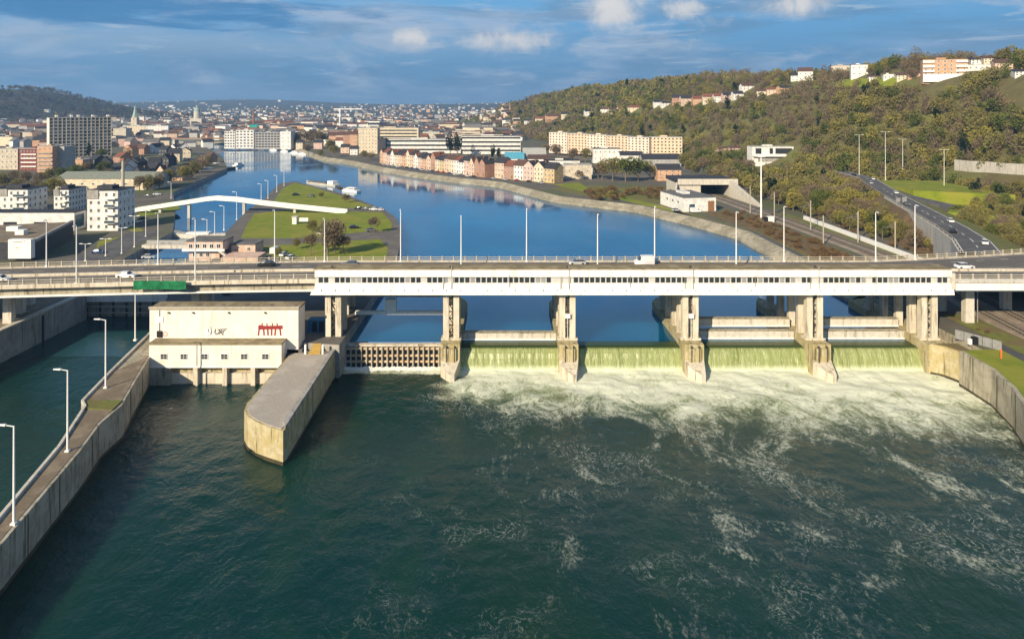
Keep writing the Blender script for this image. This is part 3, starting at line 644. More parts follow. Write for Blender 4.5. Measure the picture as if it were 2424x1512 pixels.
cp = MB(); A = [(p[0], p[1], 6.3) for p in tw_l]; B = [(p[0] + .45, p[1], 6.3) for p in tw_l]; A0 = [(p[0], p[1], 5.8) for p in tw_l]; B0 = [(p[0] + .45, p[1], 5.8) for p in tw_l]
cp.strip(A, B); cp.strip(A0, A); cp.strip(B, B0); cp.build('kerb', 'pale_concrete', r, world=True)
MB().prism([(-71.0, 118.2), (-65.9, 117.6), (-66.3, 121.4), (-72.4, 121.6)], 5.9, 6.12).build('moss_patch', 'grass_rough', r, world=True)
for y in (88, 97, 109, 126, 136):
    xx = np.interp(y, [p[1] for p in tw_r], [p[0] for p in tw_r]); MB().box(xx - .4, xx + .06, y - .06, y + .06, -.5, 5.7).build('joint', 'wet_band', r, world=True)
def wet(poly, par, z=.5, d=.05):
    n_ = len(poly); a_ = sum(poly[i][0] * poly[(i + 1) % n_][1] - poly[(i + 1) % n_][0] * poly[i][1] for i in range(n_)); sg = 1 if a_ > 0 else -1; out = []
    for i in range(n_):
        p0, p1, p2 = Vector(poly[i - 1]), Vector(poly[i]), Vector(poly[(i + 1) % n_]); t1, t2 = (p1 - p0).normalized(), (p2 - p1).normalized(); nn_ = Vector((t1.y + t2.y, -t1.x - t2.x)); nn_ = nn_.normalized() * sg if nn_.length > .01 else nn_
        out.append((p1.x + nn_.x * d, p1.y + nn_.y * d))
    rr_ = random.Random(len(poly)); MB().prism(out, -2.5, z, zt=[z + rr_.uniform(-.12, .15) for _ in out]).build('wet_band', 'wet_band', par, world=True)
wet([(-62.8, 40)] + tw_l + tw_r[::-1] + [(-55, 40)], r)
wet(jet, [o for o in scene.objects if o.name == 'jetty'][0])
# left lock wall fittings
r = root('lock_wall', (-112.6, 160, 0), 'dark lock wall with pale coping along the left channel', 'river wall')
MB().box(-113.3, -112.2, 90, 188, -3, 7.05).build('wall_body', 'concrete_grey', r, world=True)
MB().box(-113.5, -112.0, 90, 188, 7.052, 7.35).build('coping', 'pale_concrete', r, world=True)
for y in (132, 147, 154, 170): MB().box(-112.21, -112.05, y - .35, y + .35, -1, 6.4).build('ladder_recess', 'black_part', r, world=True)
MB().prism([(-113.6, 100), (-113.6, 186), (-120, 186), (-120, 100)], 7.0, 7.08).build('quay_top', 'brown_top', r, world=True)
# lock gate
r = root('lock_gate', (-103, 190, 0), 'grey-white lock gate with walkway closing the channel left of the power station', 'lock gate')
MB().box(-114.3, -91.2, 189.6, 191.4, 4.2, 6.9).build('gate_beam', 'white_paint', r, world=True)
MB().box(-114.3, -91.2, 190.4, 191.2, -1, 4.19).build('gate_leaf', 'concrete_grey', r, world=True)
for k in range(7): xx = -113.6 + k * 3.6; MB().box(xx, xx + .35, 189.9, 190.39, -1, 4.18).build('rib', 'dark_steel', r, world=True)
for z in (1.0, 2.7): MB().box(-114.2, -91.3, 189.6, 189.89, z, z + .3).build('cross_beam', 'rail_beige', r, world=True)
r = root('lock_bridge', (-117, 251, 7), 'flat grey bridge beam over the upper lock', 'footbridge')
MB().box(-129, -98.5, 249, 253, 6.6, 7.9).build('deck', 'pale_concrete', r, world=True); MB().box(-129, -98.5, 252.5, 252.7, 7.9, 9.0).build('railing', 'steel_grey', r, world=True)
r = root('lock_sill', (-122, 281, 4), 'pale curved sill across the lock channel upstream', 'lock gate')
MB().prism([(-134, 281), (-122, 279), (-110.5, 281), (-110.5, 283.5), (-122, 281.5), (-134, 283.5)], 3, 6.2).build('sill', 'pale_concrete', r, world=True); MB().box(-127, -118, 279.4, 282.5, 6.2, 6.9).build('walkway', 'white_paint', r, world=True)
# right river wall
rw_ = [(91.4, 149.3), (93.4, 147.2), (94.6, 143.6), (93.6, 143.0), (93.2, 133), (90.6, 124), (87.0, 116), (84, 106), (82, 90), (80, 60)]
r = root('right_river_wall', (93, 130, 0), 'high weathered concrete wall holding the grassy right bank below the dam', 'river wall')
MB().prism(rw_[3:] + [(99, 60), (99, 143.2)], -3, 6.9).build('wall_body', 'concrete_wall', r, world=True)
MB().prism(rw_[:3] + [(97.5, 143.6), (97.5, 149.3)], -3, 6.5).build('abutment', 'concrete_mossy', r, world=True)
MB().prism([(92.2, 148.8), (93.8, 147.2), (95, 144.2), (97, 144.2), (97, 148.8)], 6.4, 6.7).build('moss_top', 'grass_rough', r, world=True)
MB().prism([(q[0] + .0, q[1]) for q in rw_[3:]] + [(q[0] + .8, q[1]) for q in rw_[3:][::-1]], 6.902, 7.16).build('coping', 'concrete_wall', r, world=True)
MB().prism([(q[0] + .85, q[1]) for q in rw_[3:]] + [(99.5, 60), (99.5, 143)], 6.85, 7.13).build('verge', 'grass', r, world=True)
for y in (122, 130.5): MB().box(np.interp(y, [90, 106, 116, 124, 133], [82, 84, 87, 90.6, 93.2]) - .08, np.interp(y, [90, 106, 116, 124, 133], [82, 84, 87, 90.6, 93.2]) + .5, y - .06, y + .06, .2, 6.8).build('joint', 'wet_band', r, world=True)
wet(rw_[3:] + [(99, 60), (99, 143.2)], r); wet(rw_[:3] + [(97.5, 143.6), (97.5, 149.3)], r)
r = root('wing_fence', (99, 150, 7), 'pale glass-like screen fence beside the right abutment', 'fence')
for k in range(5): MB().obox((98.6 + k * .9, 150.6 - k * 1.6, 7.9), (1.7, .1, 2.0), R(-60)).build('panel', 'steel_grey', r, world=True)

# ------------------------------------------------------------------ power station
r = root('power_station', (-58, 146, 4), 'cream windowless power station block with a lower six-windowed front wing', 'power station')
ux0, ux1, uy0, uy1 = XD(354, 146), XD(706, 146), 146.0, 150.8
MB().box(ux0, ux1, uy0, uy1, 5.5, 14.7).build('upper_wall', 'cream_render', r, world=True)
MB().box(ux0 - .1, ux1 + .1, uy0 - .1, uy1 + .1, 14.702, 15.1).build('upper_roof', 'roof_felt', r, world=True)
MB().box(ux0 - .15, ux1 + .15, uy0 - .16, uy0 + .25, 14.9, 15.32).build('parapet', 'rail_beige', r, world=True)
for k in range(6): xx = ux0 + 2.5 + k * 5.1; MB().add([(xx, 147.2, 15.1), (xx + 2.4, 147.2, 15.1), (xx + 2.4, 149, 15.1), (xx, 149, 15.1), (xx + 1.2, 148.1, 15.32)], [(0, 1, 4), (1, 2, 4), (2, 3, 4), (3, 0, 4)]).build('skylight', 'brown_top', r, world=True)
lx0, lx1 = XD(353, 143), XD(666, 143)
MB().box(lx0, lx1, 143.0, 145.99, 3.7, 8.4).build('front_wing', 'cream_render', r, world=True)
MB().box(lx0 - .12, lx1 + .12, 142.85, 145.98, 8.402, 8.75).build('wing_roof', 'roof_felt', r, world=True)
MB().box(lx0 + .05, lx1 - .05, 142.9, 142.995, 3.7, 4.0).build('ledge', 'white_paint', r, world=True)
wm = MB(); wm.box(-.75, .75, -.10, .0, -.6, .6, 0); wm.box(-.62, .62, -.11, -.102, -.47, .47, 1); wm.box(-.03, .03, -.14, -.112, -.47, .47, 0); wm.box(-.62, .62, -.14, -.112, -.03, .03, 0)
PW = wm.mesh('window', ['frame_white', 'glass_dark'])
for k, px in enumerate((388, 435, 484, 531, 578, 628)): put('window', PW, r, (XD(px, 143) + 58, 142.995 - 146, 6.0 - 4))
MB().box(XD(466, 143) - .05, XD(466, 143) + .05, 142.94, 142.996, 3.75, 8.4).build('joint', 'dark_steel', r, world=True)
MB().box(XD(378, 146) - .06, XD(378, 146) + .06, 145.9, 145.996, 9, 14.6).build('downpipe', 'dark_steel', r, world=True)
MB().box(XD(378, 146) - .8, XD(378, 146) + .75, 145.86, 145.995, 12.0, 13.3).build('notice_board', 'white_paint', r, world=True)
MB().box(XD(378, 146) - .5, XD(378, 146) + .5, 145.7, 145.995, 9.0, 10.3).build('vent_box', 'black_part', r, world=True)
for px in (400, 458, 542, 628): MB().box(XD(px, 146) - .15, XD(px, 146) + .15, 145.6, 145.99, 14.0, 14.25).build('wall_lamp', 'dark_steel', r, world=True)
MB().box(XD(358, 145) - 1.2, XD(358, 145) + .2, 143.4, 145.6, 4.9, 5.2).build('stair_landing', 'rust', r, world=True)
# graffiti: sprayed strokes a few millimetres proud of the wall
def strokes(name, segs, mt, y=145.985):
    m = MB()
    for (xa, za, xb, zb, w) in segs:
        d = Vector((xb - xa, zb - za)); n_ = Vector((-d.y, d.x)).normalized() * w / 2
        m.add([(xa - n_.x, y, za - n_.y), (xb - n_.x, y, zb - n_.y), (xb + n_.x, y, zb + n_.y), (xa + n_.x, y, za + n_.y)], [(0, 1, 2, 3)])
        y -= .0025
    return m.build(name, mt, r, world=True)
gx = XD(611, 146); gw = XD(669, 146) - gx; rr = random.Random(21); segs = [(gx, 10.9, gx + gw, 11.05, .75), (gx + .1, 11.4, gx + gw * .9, 10.7, .3)]
for k in range(6): a_ = gx + gw * (k + .3) / 6; segs.append((a_, 11.0, a_ + rr.uniform(-.35, .35), 9.3, .32))
for k in range(4): a_ = gx + gw * (k + .6) / 4.5; segs.append((a_, 11.2, a_ + rr.uniform(-.4, .4), 11.9, .22))
strokes('graffiti', segs, 'red_spray')
gx = XD(508, 146); segs = []
for k in range(9): a_ = gx - 1.3 + k * .38; segs.append((a_, 9.4 + rr.uniform(0, .5), a_ + rr.uniform(-.3, .5), 10.6 + rr.uniform(-.5, .5), .14))
segs += [(gx + .6, 10.55, gx + 2.6, 10.65, .2), (gx + .3, 9.6, gx + 2.2, 10.4, .2), (gx + .9, 10.5, gx + 1.8, 9.4, .18)]
strokes('graffiti', segs, 'grey_spray')
mat('white_spray', (.8, .8, .8), .8); strokes('graffiti', [(gx - 2.4, 10.3, gx - .6, 10.5, .7), (gx - 2.0, 9.8, gx + .2, 9.7, .5)], 'white_spray')
mat('pink_spray', (.72, .36, .30), .8); gx = XD(391, 146); strokes('graffiti', [(gx + .45 * math.cos(t), 9.6 + .45 * math.sin(t), gx + .45 * math.cos(t + .8), 9.6 + .45 * math.sin(t + .8), .2) for t in np.arange(0, 6.3, .785)], 'pink_spray')
# substructure: recessed lit wall with fins
MB().box(lx0 + 4.2, lx1 + 1.5, 145.0, 146.5, -2, 3.69).build('turbine_wall', 'concrete_mossy', r, world=True)
MB().box(lx0 + 4.2, lx1 + 1.0, 144.0, 144.99, -2, 2.2).build('apron_wall', 'concrete', r, world=True)
for px in (462, 531, 598): xx = XD(px, 143); MB().box(xx - .45, xx + .45, 143.0, 144.98, -2, 3.68).build('fin', 'concrete', r, world=True)
MB().prism([(-74.5, 150), (-72.4, 143), (lx0 + 4.2, 143.2), (lx0 + 4.2, 150)], -2, 3.68).build('corner_wall', 'concrete_wall', r, world=True)
MB().box(lx1 + .2, ux1 + .8, 146, 150, 3, 6.4).build('side_yard', 'asphalt', r, world=True)
# railings, yellow ramp, blue container, small kit in the side yard
r = root('shipping_container', (-40.5, 156, 7), 'blue container with dark doors behind the power station', 'container')
mat('blue_paint', (.03, .16, .30), .5, (.02, .11, .22), 1.0)
MB().box(-43.4, -39.2, 155.2, 157.6, 7.0, 9.8).build('body', 'blue_paint', r, world=True)
for k in range(2): MB().box(-42.4 + k * 1.5, -41.4 + k * 1.5, 155.1, 155.196, 7.2, 9.4).build('door', 'black_part', r, world=True)
r = root('yellow_ramp', (-38.2, 146.6, 5.6), 'small ochre ramp between white posts at the head of the jetty', 'ramp')
mat('ochre', (.42, .27, .07), .8, (.33, .22, .06), 1.5)
MB().add([(-40.6, 145, 5.67), (-38.0, 145, 5.67), (-38.0, 148, 5.67), (-40.6, 148, 5.67), (-40.0, 147.4, 7.2), (-38.4, 147.4, 7.2)], [(0, 1, 5, 4), (1, 2, 5), (0, 4, 3), (4, 5, 2, 3)]).build('slope', 'ochre', r, world=True)
for xx in (-41.2, -37.6): MB().box(xx - .18, xx + .18, 145.3, 145.7, 5.6, 7.6).build('post', 'white_paint', r, world=True)
r = root('generator_box', (-44, 147, 6.4), 'grey cabinet on a white frame at the right end of the station', 'cabinet')
MB().box(-45.6, -43.2, 146.2, 147.9, 6.4, 8.1).build('cabinet', 'concrete_grey', r, world=True); MB().box(-45.7, -43.1, 146.1, 148, 8.1, 8.4).build('lid', 'white_paint', r, world=True)
# ================================================================== buildings
PAL = {'white': (.78, .76, .71), 'cream': (.70, .60, .44), 'peach': (.68, .50, .38), 'brick': (.43, .24, .165), 'orange': (.60, .37, .23), 'grey': (.42, .41, .39), 'ochre': (.58, .43, .23), 'pink': (.66, .47, .40), 'darkred': (.22, .07, .06), 'sand': (.60, .53, .42), 'charcoal': (.06, .062, .07)}
ROOF = {'slate': (.04, .042, .05), 'tile': (.20, .085, .055), 'browntile': (.11, .065, .05), 'greyroof': (.16, .158, .155), 'paleroof': (.40, .40, .37), 'greenroof': (.26, .28, .22), 'blueroof': (.10, .36, .48), 'teal': (.03, .33, .27)}
w_ = MB(); w_.box(-.5, .5, -.09, .04, 0, 1, 0); w_.box(-.38, .38, -.10, -.091, .1, .9, 1); w_.box(-.03, .03, -.12, -.101, .1, .9, 0); WN = w_.mesh('window', ['frame_white', 'glass_dark'])
w_ = MB(); w_.box(-.5, .5, -.06, .04, 0, 1, 0); WD = w_.mesh('window', ['glass_dark'])
w_ = MB(); w_.box(-.5, .5, -.07, .04, 0, 1, 0); DOORM = w_.mesh('door', ['bark'])
w_ = MB(); w_.box(-.35, .35, -.3, .3, 0, 1.5); CHIM = w_.mesh('chimney', ['rust'])
CLEAR = []      # map circles kept free of trees: x, y, radius
def building(x, y, z, w, d, h, wall, roof='gable', rh=2.5, roofc='slate', yaw=0.0, label='', cat='house', group=None, name='house', floors=0, cols=0, win=(1.0, 1.35), sides='f', chimney=True, winm=None, door=True, ridge='x', clear=0, wmat='wall_tint', z0=None):
    """front face centre at (x, y), looking along -y before the turn by yaw; parts: walls, roof, windows, door, chimney"""
    r = root(name, (x, y, z), label, cat, group, yaw)
    b = MB(); hw = w / 2; zb = -1.2 if z0 is None else z0
    wc = PAL[wall] if isinstance(wall, str) else wall; rc = ROOF[roofc] if isinstance(roofc, str) else roofc
    if roof == 'gable' and ridge == 'x':
        b.add([(-hw, 0, zb), (hw, 0, zb), (hw, d, zb), (-hw, d, zb), (-hw, 0, h), (hw, 0, h), (hw, d, h), (-hw, d, h), (-hw, d / 2, h + rh), (hw, d / 2, h + rh)], [(0, 1, 5, 4), (1, 2, 6, 9, 5), (2, 3, 7, 6), (3, 0, 4, 8, 7)])
    elif roof == 'gable':
        b.add([(-hw, 0, zb), (hw, 0, zb), (hw, d, zb), (-hw, d, zb), (-hw, 0, h), (hw, 0, h), (hw, d, h), (-hw, d, h), (0, 0, h + rh), (0, d, h + rh)], [(0, 1, 5, 8, 4), (1, 2, 6, 5), (2, 3, 7, 9, 6), (3, 0, 4, 7)])
    else: b.box(-hw, hw, 0, d, zb, h)
    b.build('wall', wmat, r, color=wc)
    q = MB(); e = .35; t = .22
    if roof == 'gable' and ridge == 'x':
        sl_ = rh / (d / 2)
        for (ya, yb_) in ((-e, d / 2), (d + e, d / 2)):
            za, zb_ = h - e * sl_, h + rh
            q.add([(-hw - e, ya, za), (hw + e, ya, za), (hw + e, yb_, zb_), (-hw - e, yb_, zb_), (-hw - e, ya, za + t), (hw + e, ya, za + t), (hw + e, yb_, zb_ + t), (-hw - e, yb_, zb_ + t)], [(0, 1, 2, 3), (4, 5, 6, 7), (0, 1, 5, 4), (1, 2, 6, 5), (3, 0, 4, 7)])
    elif roof == 'gable':
        sl_ = rh / hw
        for s in (-1, 1):
            xa, za, zb_ = s * (hw + e), h - e * sl_, h + rh
            q.add([(xa, -e, za), (xa, d + e, za), (0, d + e, zb_), (0, -e, zb_), (xa, -e, za + t), (xa, d + e, za + t), (0, d + e, zb_ + t), (0, -e, zb_ + t)], [(0, 1, 2, 3), (4, 5, 6, 7), (0, 1, 5, 4), (1, 2, 6, 5), (3, 0, 4, 7)])
    elif roof == 'hip':
        k = min(hw, d / 2) * .9; q.add([(-hw - e, -e, h), (hw + e, -e, h), (hw + e, d + e, h), (-hw - e, d + e, h), (-hw + k, d / 2, h + rh), (hw - k, d / 2, h + rh)], [(0, 1, 5, 4), (1, 2, 5), (2, 3, 4, 5), (3, 0, 4), (3, 2, 1, 0)])
    else:
        q.box(-hw - .12, hw + .12, -.12, d + .12, h + .003, h + .35); 
    ro = q.build('roof', 'roof_tint', r, color=rc)
    if roof == 'flat': MB().box(-hw * .35, hw * .1, d * .45, d * .75, h + .35, h + 1.4).build('roof_hut', 'wall_tint', ro, color=wc)
    elif chimney: put('chimney', CHIM, ro, (hw * .55, d * .5, h + rh * .75))
    if floors and cols:
        fh = h / floors; ww, wh = min(win[0], w / cols * .72), min(win[1], fh * .72)
        for fl in range(floors):
            for c in range(cols):
                xx = -hw + w * (c + .5) / cols
                if door and fl == 0 and c == cols - 1 and h < 14:
                    put('door', DOORM, r, (xx, 0, 0), scale=(1.1, 1, 2.1)); continue
                put('window', winm or WN, r, (xx, 0, fl * fh + (fh - wh) * .55), scale=(ww, 1, wh))
        for s in sides:
            if s not in 'lr': continue
            nc = max(1, int(d / (w / cols)))
            for fl in range(floors):
                for c in range(nc):
                    put('window', winm or WN, r, ((-hw if s == 'l' else hw), d * (c + .5) / nc, fl * fh + (fh - wh) * .55), yaw=R(-90 if s == 'l' else 90), scale=(ww, 1, wh))
    if clear:
        c_, s_ = math.cos(yaw), math.sin(yaw); CLEAR.append((x - s_ * d / 2, y + c_ * d / 2, clear))
    return r
def bpx(x0, x1, yb, yt, z=LAND, depth=10, yaw=0.0, **k):
    d = W(0, yb, z).y; X0, X1 = XD(x0, d), XD(x1, d); h = (yb - yt) * d / F
    rh = k.get('rh', 2.5); kind = k.get('roof', 'gable')
    return building((X0 + X1) / 2, d, z, (X1 - X0), depth, max(2.5, h - (rh if kind != 'flat' else .35)), k.pop('wall'), yaw=yaw, **k)

# ---- left bank, near
r = root('event_hall', (-153, 228, LAND), 'black flat-roofed hall with a big white sign box on its front corner', 'hall')
MB().prism([(-153, 228.4), (-165, 268), (-196, 258), (-186, 228.4)], 5.5, 12.9).build('wall', 'roof_dark', r, world=True)
MB().prism([(-153.3, 228.8), (-165.2, 267.6), (-195.6, 257.6), (-185.5, 228.8)], 12.905, 13.2).build('roof', 'brown_top', r, world=True)
MB().prism([(-153.0, 228.2), (-165, 268), (-165.9, 267.7), (-154.2, 228.2)], 12.91, 13.8).build('parapet', 'concrete_grey', r, world=True)
s = MB().box(-160.6, -153.2, 226.3, 228.35, 8.0, 14.2).build('sign_box', 'white_paint', r, world=True)
mat('print_grey', (.30, .30, .31), .7); mat('print_pink', (.75, .45, .40), .7); mat('print_gold', (.70, .52, .26), .7)
sp = MB(); 
for k in range(6): sp.box(-159.0 + k * .5, -158.6 + k * .5, 226.26, 226.296, 13.2, 13.5)
sp.build('print', 'print_grey', s, (0, 0, 0)); MB().box(-155.6, -155.1, 226.26, 226.296, 13.4, 13.9).build('print', 'print_pink', s, (0, 0, 0)); MB().box(-158.2, -157.2, 226.26, 226.296, 11.3, 11.7).build('print', 'print_gold', s, (0, 0, 0))
for x, y, sc in ((-168, 240, 1), (-176, 247, 1.4), (-183, 236, 1.1)): MB().box(x, x + 3 * sc, y, y + 2.4, 13.2, 14.8).build('roof_unit', 'white_paint', r, world=True)
for k in range(5): MB().box(-186 + k * .1, -184, 229.5 + k * 5, 233 + k * 5, 13.2, 13.3).build('roof_planter', 'ochre', r, world=True)
r = building(-212, 283, LAND, 76, 8, 7.3, 'white', 'flat', 0, 'slate', label='long white modern hall with dark flat roof behind the black hall', cat='hall', name='modern_hall', door=False)
for xx in (-2, 10.5): put('window', WD, r, (xx + 14, 0, .6), scale=(5.5, 1, 3.0))
put('window', WD, r, (-26, 0, .5), scale=(9, 1, 4.0)); MB().box(7.3, 7.5, -.08, 0, 0, 7.2).build('joint', 'dark_steel', r)
MB().box(38.0, 38.12, .8, 6.5, 1.2, 6.2).build('glazing', 'glass_blue', r)
def flats(x, y, w, d, h, lab, rows, yaw=0.0, dark_side=True, wall='white'):
    r = building(x, y, LAND, w, d, h, wall, 'flat', 0, 'slate', yaw=yaw, label=lab, cat='apartment block', name='apartment_block', floors=rows, cols=max(3, int(w / 3)), win=(1.1, 1.6), sides='r', door=False)
    fh = h / rows
    for k in range(1, rows):
        b = MB().box(w * .12, w * .46, -1.5, -.005, k * fh - .15, k * fh + .08).build('balcony', 'pale_concrete', r); MB().box(w * .12, w * .46, -1.5, -1.42, k * fh + .09, k * fh + 1.0).build('balustrade', 'glass_blue' if k % 2 else 'white_paint', b)
    MB().box(-w * .5, -w * .12, -.35, -.004, h - fh * .98, h + .36).build('grey_storey', 'concrete_grey', r)
    MB().box(-w * .3, w * .2, d * .2, d * .6, h + .36, h + 1.8).build('penthouse', 'roof_dark', r)
    return r
flats(-162.5, 283, 12.5, 13, 16.2, 'white five-storey apartment block with dark side wall and balconies by the quay', 5)
flats(-227, 322, 15, 14, 12, 'white apartment block with black balcony recesses behind the modern hall', 4)
flats(-247, 326, 14, 14, 11.5, 'white apartment block cut by the left picture edge', 4)
flats(-209, 330, 7, 14, 11, 'narrow white apartment block with dark blue side beside the green tree', 4)
bpx(130, 362, 450, 411, LAND, 24, roof='gable', rh=3.2, wall='cream', roofc='greenroof', floors=1, cols=9, win=(1.6, 1.2), label='long low cream warehouse with pale green-grey roof on the left bank', cat='warehouse', name='warehouse', chimney=False)
bpx(330, 372, 446, 420, LAND, 12, roof='flat', wall='cream', roofc='paleroof', label='cream gatehouse block with red marks at the warehouse end', cat='building', name='gatehouse', floors=2, cols=3)
r = root('chimney_mast', (XD(291, 330), 330, LAND), 'tall tapering concrete mast standing beside the white apartments', 'mast'); MB().tube((0, 0, 0), (0, 0, 25), 1.0, .6, 10).build('shaft', 'rail_beige', r); MB().box(-.8, .8, -.8, .8, 25, 26).build('cap', 'rust', r)
# tower
tv = Vector((44, 40, 0)); ty = math.atan2(tv.y, tv.x)
r = root('tower_block', (-449, 690, LAND), 'tall beige concrete tower slab with a grid of balconies', 'tower block', yaw=ty); L_, DP, HT, NF, NC = 55.0, 12.0, 39.8, 12, 15
MB().box(0, L_, 0, DP, 0, HT).build('wall', 'wall_tint', r, color=(.56, .50, .42)); MB().box(-.2, L_ + .2, -.2, DP + .2, HT + .003, HT + .6).build('roof', 'roof_grey', r)
MB().box(-.05, -.004, .2, DP - .2, .2, HT - .2).build('end_wall', 'cream_render', r)  # paler left end: the sunlight on this side is put into its colour
for k in range(NF + 1): MB().box(0, L_, -1.0, -.006, k * HT / NF - .2, k * HT / NF + .25).build('floor_band', 'pale_concrete', r)
for k in range(NC + 1): MB().box(k * (L_ - .4) / NC, k * (L_ - .4) / NC + .4, -1.1, -.008, .3, HT).build('divider', 'pale_concrete', r)
for f in range(NF):
    for c in range(NC):
        sc = rw.random(); put('window', WD if sc < .75 else WN, r, ((c + .5) * L_ / NC, 0, f * HT / NF + .9), scale=(2.6 if c % 3 else 1.7, 1, 1.9))
        if c % 3 == 1: put('balcony_panel', WINP, r, ((c + .5) * L_ / NC, -.9, f * HT / NF + .26), scale=(3.6, 1, .8))
for k in (6, 19, 25, 38, 52): MB().box(k, k + 2.2, 4, 7, HT + .6, HT + 2.6).build('roof_hut', 'white_paint', r)
# red and white flats, grey block at far left
def pxb(x0, x1, yb, yt, wall, roofc, lab, cat='apartment block', name='apartment_block', floors=3, cols=6, depth=14, yaw=0, z=LAND, **k):
    return bpx(x0, x1, yb, yt, z, depth, yaw, roof=k.pop('roof', 'flat'), wall=wall, roofc=roofc, floors=floors, cols=cols, label=lab, cat=cat, name=name, door=False, **k)
r = pxb(-20, 42, 402, 352, 'sand', 'paleroof', 'pale flat-roofed block cut by the left edge below the wooded hill', floors=4)
r = pxb(46, 92, 404, 352, 'darkred', 'paleroof', 'dark red block with white balcony bands left of the grey cube', floors=4)
for k in range(4): MB().box(-6, 6, -.9, -.006, 2.8 + k * 3.2, 3.7 + k * 3.2).build('balcony', 'white_paint', r)
r = pxb(88, 124, 408, 346, 'orange', 'paleroof', 'red and orange striped apartment block in front of the tower', floors=5, cols=3)
for k in range(5): MB().box(-5.5, 5.5, -.7, -.006, 1.8 + k * 3.1, 2.6 + k * 3.1).build('balcony', 'concrete_grey', r)
pxb(118, 152, 406, 347, 'grey', 'paleroof', 'pale grey cube-like apartment block at the foot of the tower', floors=5, cols=3)
pxb(160, 196, 398, 378, 'orange', 'paleroof', 'small orange shed with white flat roof right of the grey cube', cat='shed', name='shed', floors=1, cols=2)
# houses of the left quarter: gabled, slate roofs
rh_ = random.Random(42)
left_houses = [(200, 232, 392, 368, 'charcoal', 'slate'), (232, 262, 396, 372, 'charcoal', 'slate'), (262, 290, 385, 362, 'brick', 'tile'), (288, 316, 372, 344, 'orange', 'tile'), (318, 344, 366, 342, 'brick', 'browntile'), (346, 372, 362, 340, 'white', 'slate'),
               (270, 300, 402, 378, 'white', 'slate'), (300, 330, 400, 374, 'charcoal', 'slate'), (255, 292, 414, 390, 'white', 'slate'), (330, 352, 396, 372, 'white', 'slate'), (352, 378, 400, 374, 'charcoal', 'slate'), (378, 400, 394, 366, 'charcoal', 'slate'),
               (398, 424, 384, 352, 'cream', 'slate'), (424, 450, 380, 350, 'cream', 'slate'), (374, 396, 370, 346, 'charcoal', 'slate'), (396, 420, 366, 342, 'white', 'slate'), (340, 366, 414, 388, 'charcoal', 'slate'), (366, 392, 418, 392, 'peach', 'slate'), (392, 418, 420, 398, 'brick', 'slate'),
               (418, 446, 412, 388, 'charcoal', 'slate'), (446, 468, 404, 380, 'orange', 'slate'), (460, 484, 396, 370, 'orange', 'slate'), (478, 498, 386, 362, 'brick', 'browntile'), (310, 338, 418, 394, 'charcoal', 'slate'), (404, 432, 428, 408, 'orange', 'slate'), (424, 448, 368, 340, 'white', 'slate')]
for i, (x0, x1, yb, yt, wl, rf) in enumerate(left_houses):
    wn = {'charcoal': 'slate-hung'}.get(wl, wl)
    bpx(x0, x1, yb, yt, LAND, rh_.uniform(8, 12), R(rh_.uniform(-35, 40)), roof='gable', rh=rh_.uniform(3.2, 4.8), wall=wl, roofc=rf, floors=2, cols=3, ridge='xy'[i % 2], label=f'{wn} gabled house, {ORD[i]} counted through the slate-roofed quarter beside the lock channel', group='houses of the left bank quarter')

# ---- centre, beyond the river bend
def far(x0, x1, yb, yt, wall, roofc, lab, cat='building', name='office_building', floors=5, cols=10, depth=18, z=LAND + .5, yaw=0, **k):
    return bpx(x0, x1, yb, yt, z, depth, yaw, roof=k.pop('roof', 'flat'), wall=wall, roofc=roofc, floors=floors, cols=cols, label=lab, cat=cat, name=name, door=False, **k)
far(531, 556, 350, 311, 'white', 'paleroof', 'leftmost white waterside block past the river bend', floors=6, cols=4, winm=WD, win=(2, 1.5)); far(558, 600, 350, 308, 'white', 'paleroof', 'white stepped waterside block below the green roof', floors=6, cols=5, winm=WD, win=(2.4, 1.5))
far(604, 662, 351, 314, 'grey', 'paleroof', 'grey banded waterside office with ribbon windows', floors=6, cols=8, win=(3.2, 1.7), winm=WD); far(663, 688, 352, 311, 'white', 'paleroof', 'bright white gable-ended waterside office beside the brown trees', floors=4, cols=2)
far(588, 606, 318, 296, 'white', 'teal', 'small building with bright green roof above the white offices', roof='gable', rh=6, floors=2, cols=2, z=9)
far(301, 345, 326, 298, 'cream', 'paleroof', 'long cream block right of the tower, left half', floors=5, cols=7); far(346, 398, 326, 298, 'white', 'paleroof', 'long white block right of the tower, right half', floors=5, cols=8)
far(398, 432, 326, 304, 'peach', 'browntile', 'peach terrace past the long white block', floors=3, cols=6, roof='gable', rh=4); far(268, 298, 330, 304, 'sand', 'paleroof', 'low sand coloured block touching the tower on its right', floors=4, cols=5)
far(432, 470, 318, 300, 'grey', 'slate', 'grey warehouse below the domed church', floors=2, cols=5); far(700, 742, 318, 296, 'brick', 'browntile', 'long brick factory above the brown riverside trees', floors=3, cols=7, roof='gable', rh=5)
far(742, 800, 316, 298, 'darkred', 'slate', 'long dark red mill behind the brick houses', floors=3, cols=9, roof='gable', rh=6)
for k, (a, b_, c) in enumerate(((778, 796, 'orange'), (796, 812, 'peach'), (812, 828, 'brick'), (828, 846, 'orange'))):
    far(a, b_, 346 + k, 314 - k, c, 'browntile', f'{c} riverside house, {ORD[k]} of four left of the cream hospital tower', 'house', 'house', 4, 3, 11, roof='gable', rh=4, group='riverside brick houses')
for k, (a, b_, yb, c) in enumerate(((806, 826, 362, 'peach'), (828, 846, 366, 'white'), (700, 716, 352, 'cream'), (742, 762, 352, 'pink'))):
    far(a, b_, yb, yb - 20, c, 'slate', f'small {c} house among the waterside trees left of the hospital', 'house', 'house', 2, 2, 8, roof='gable', rh=3, group='waterside cottages')
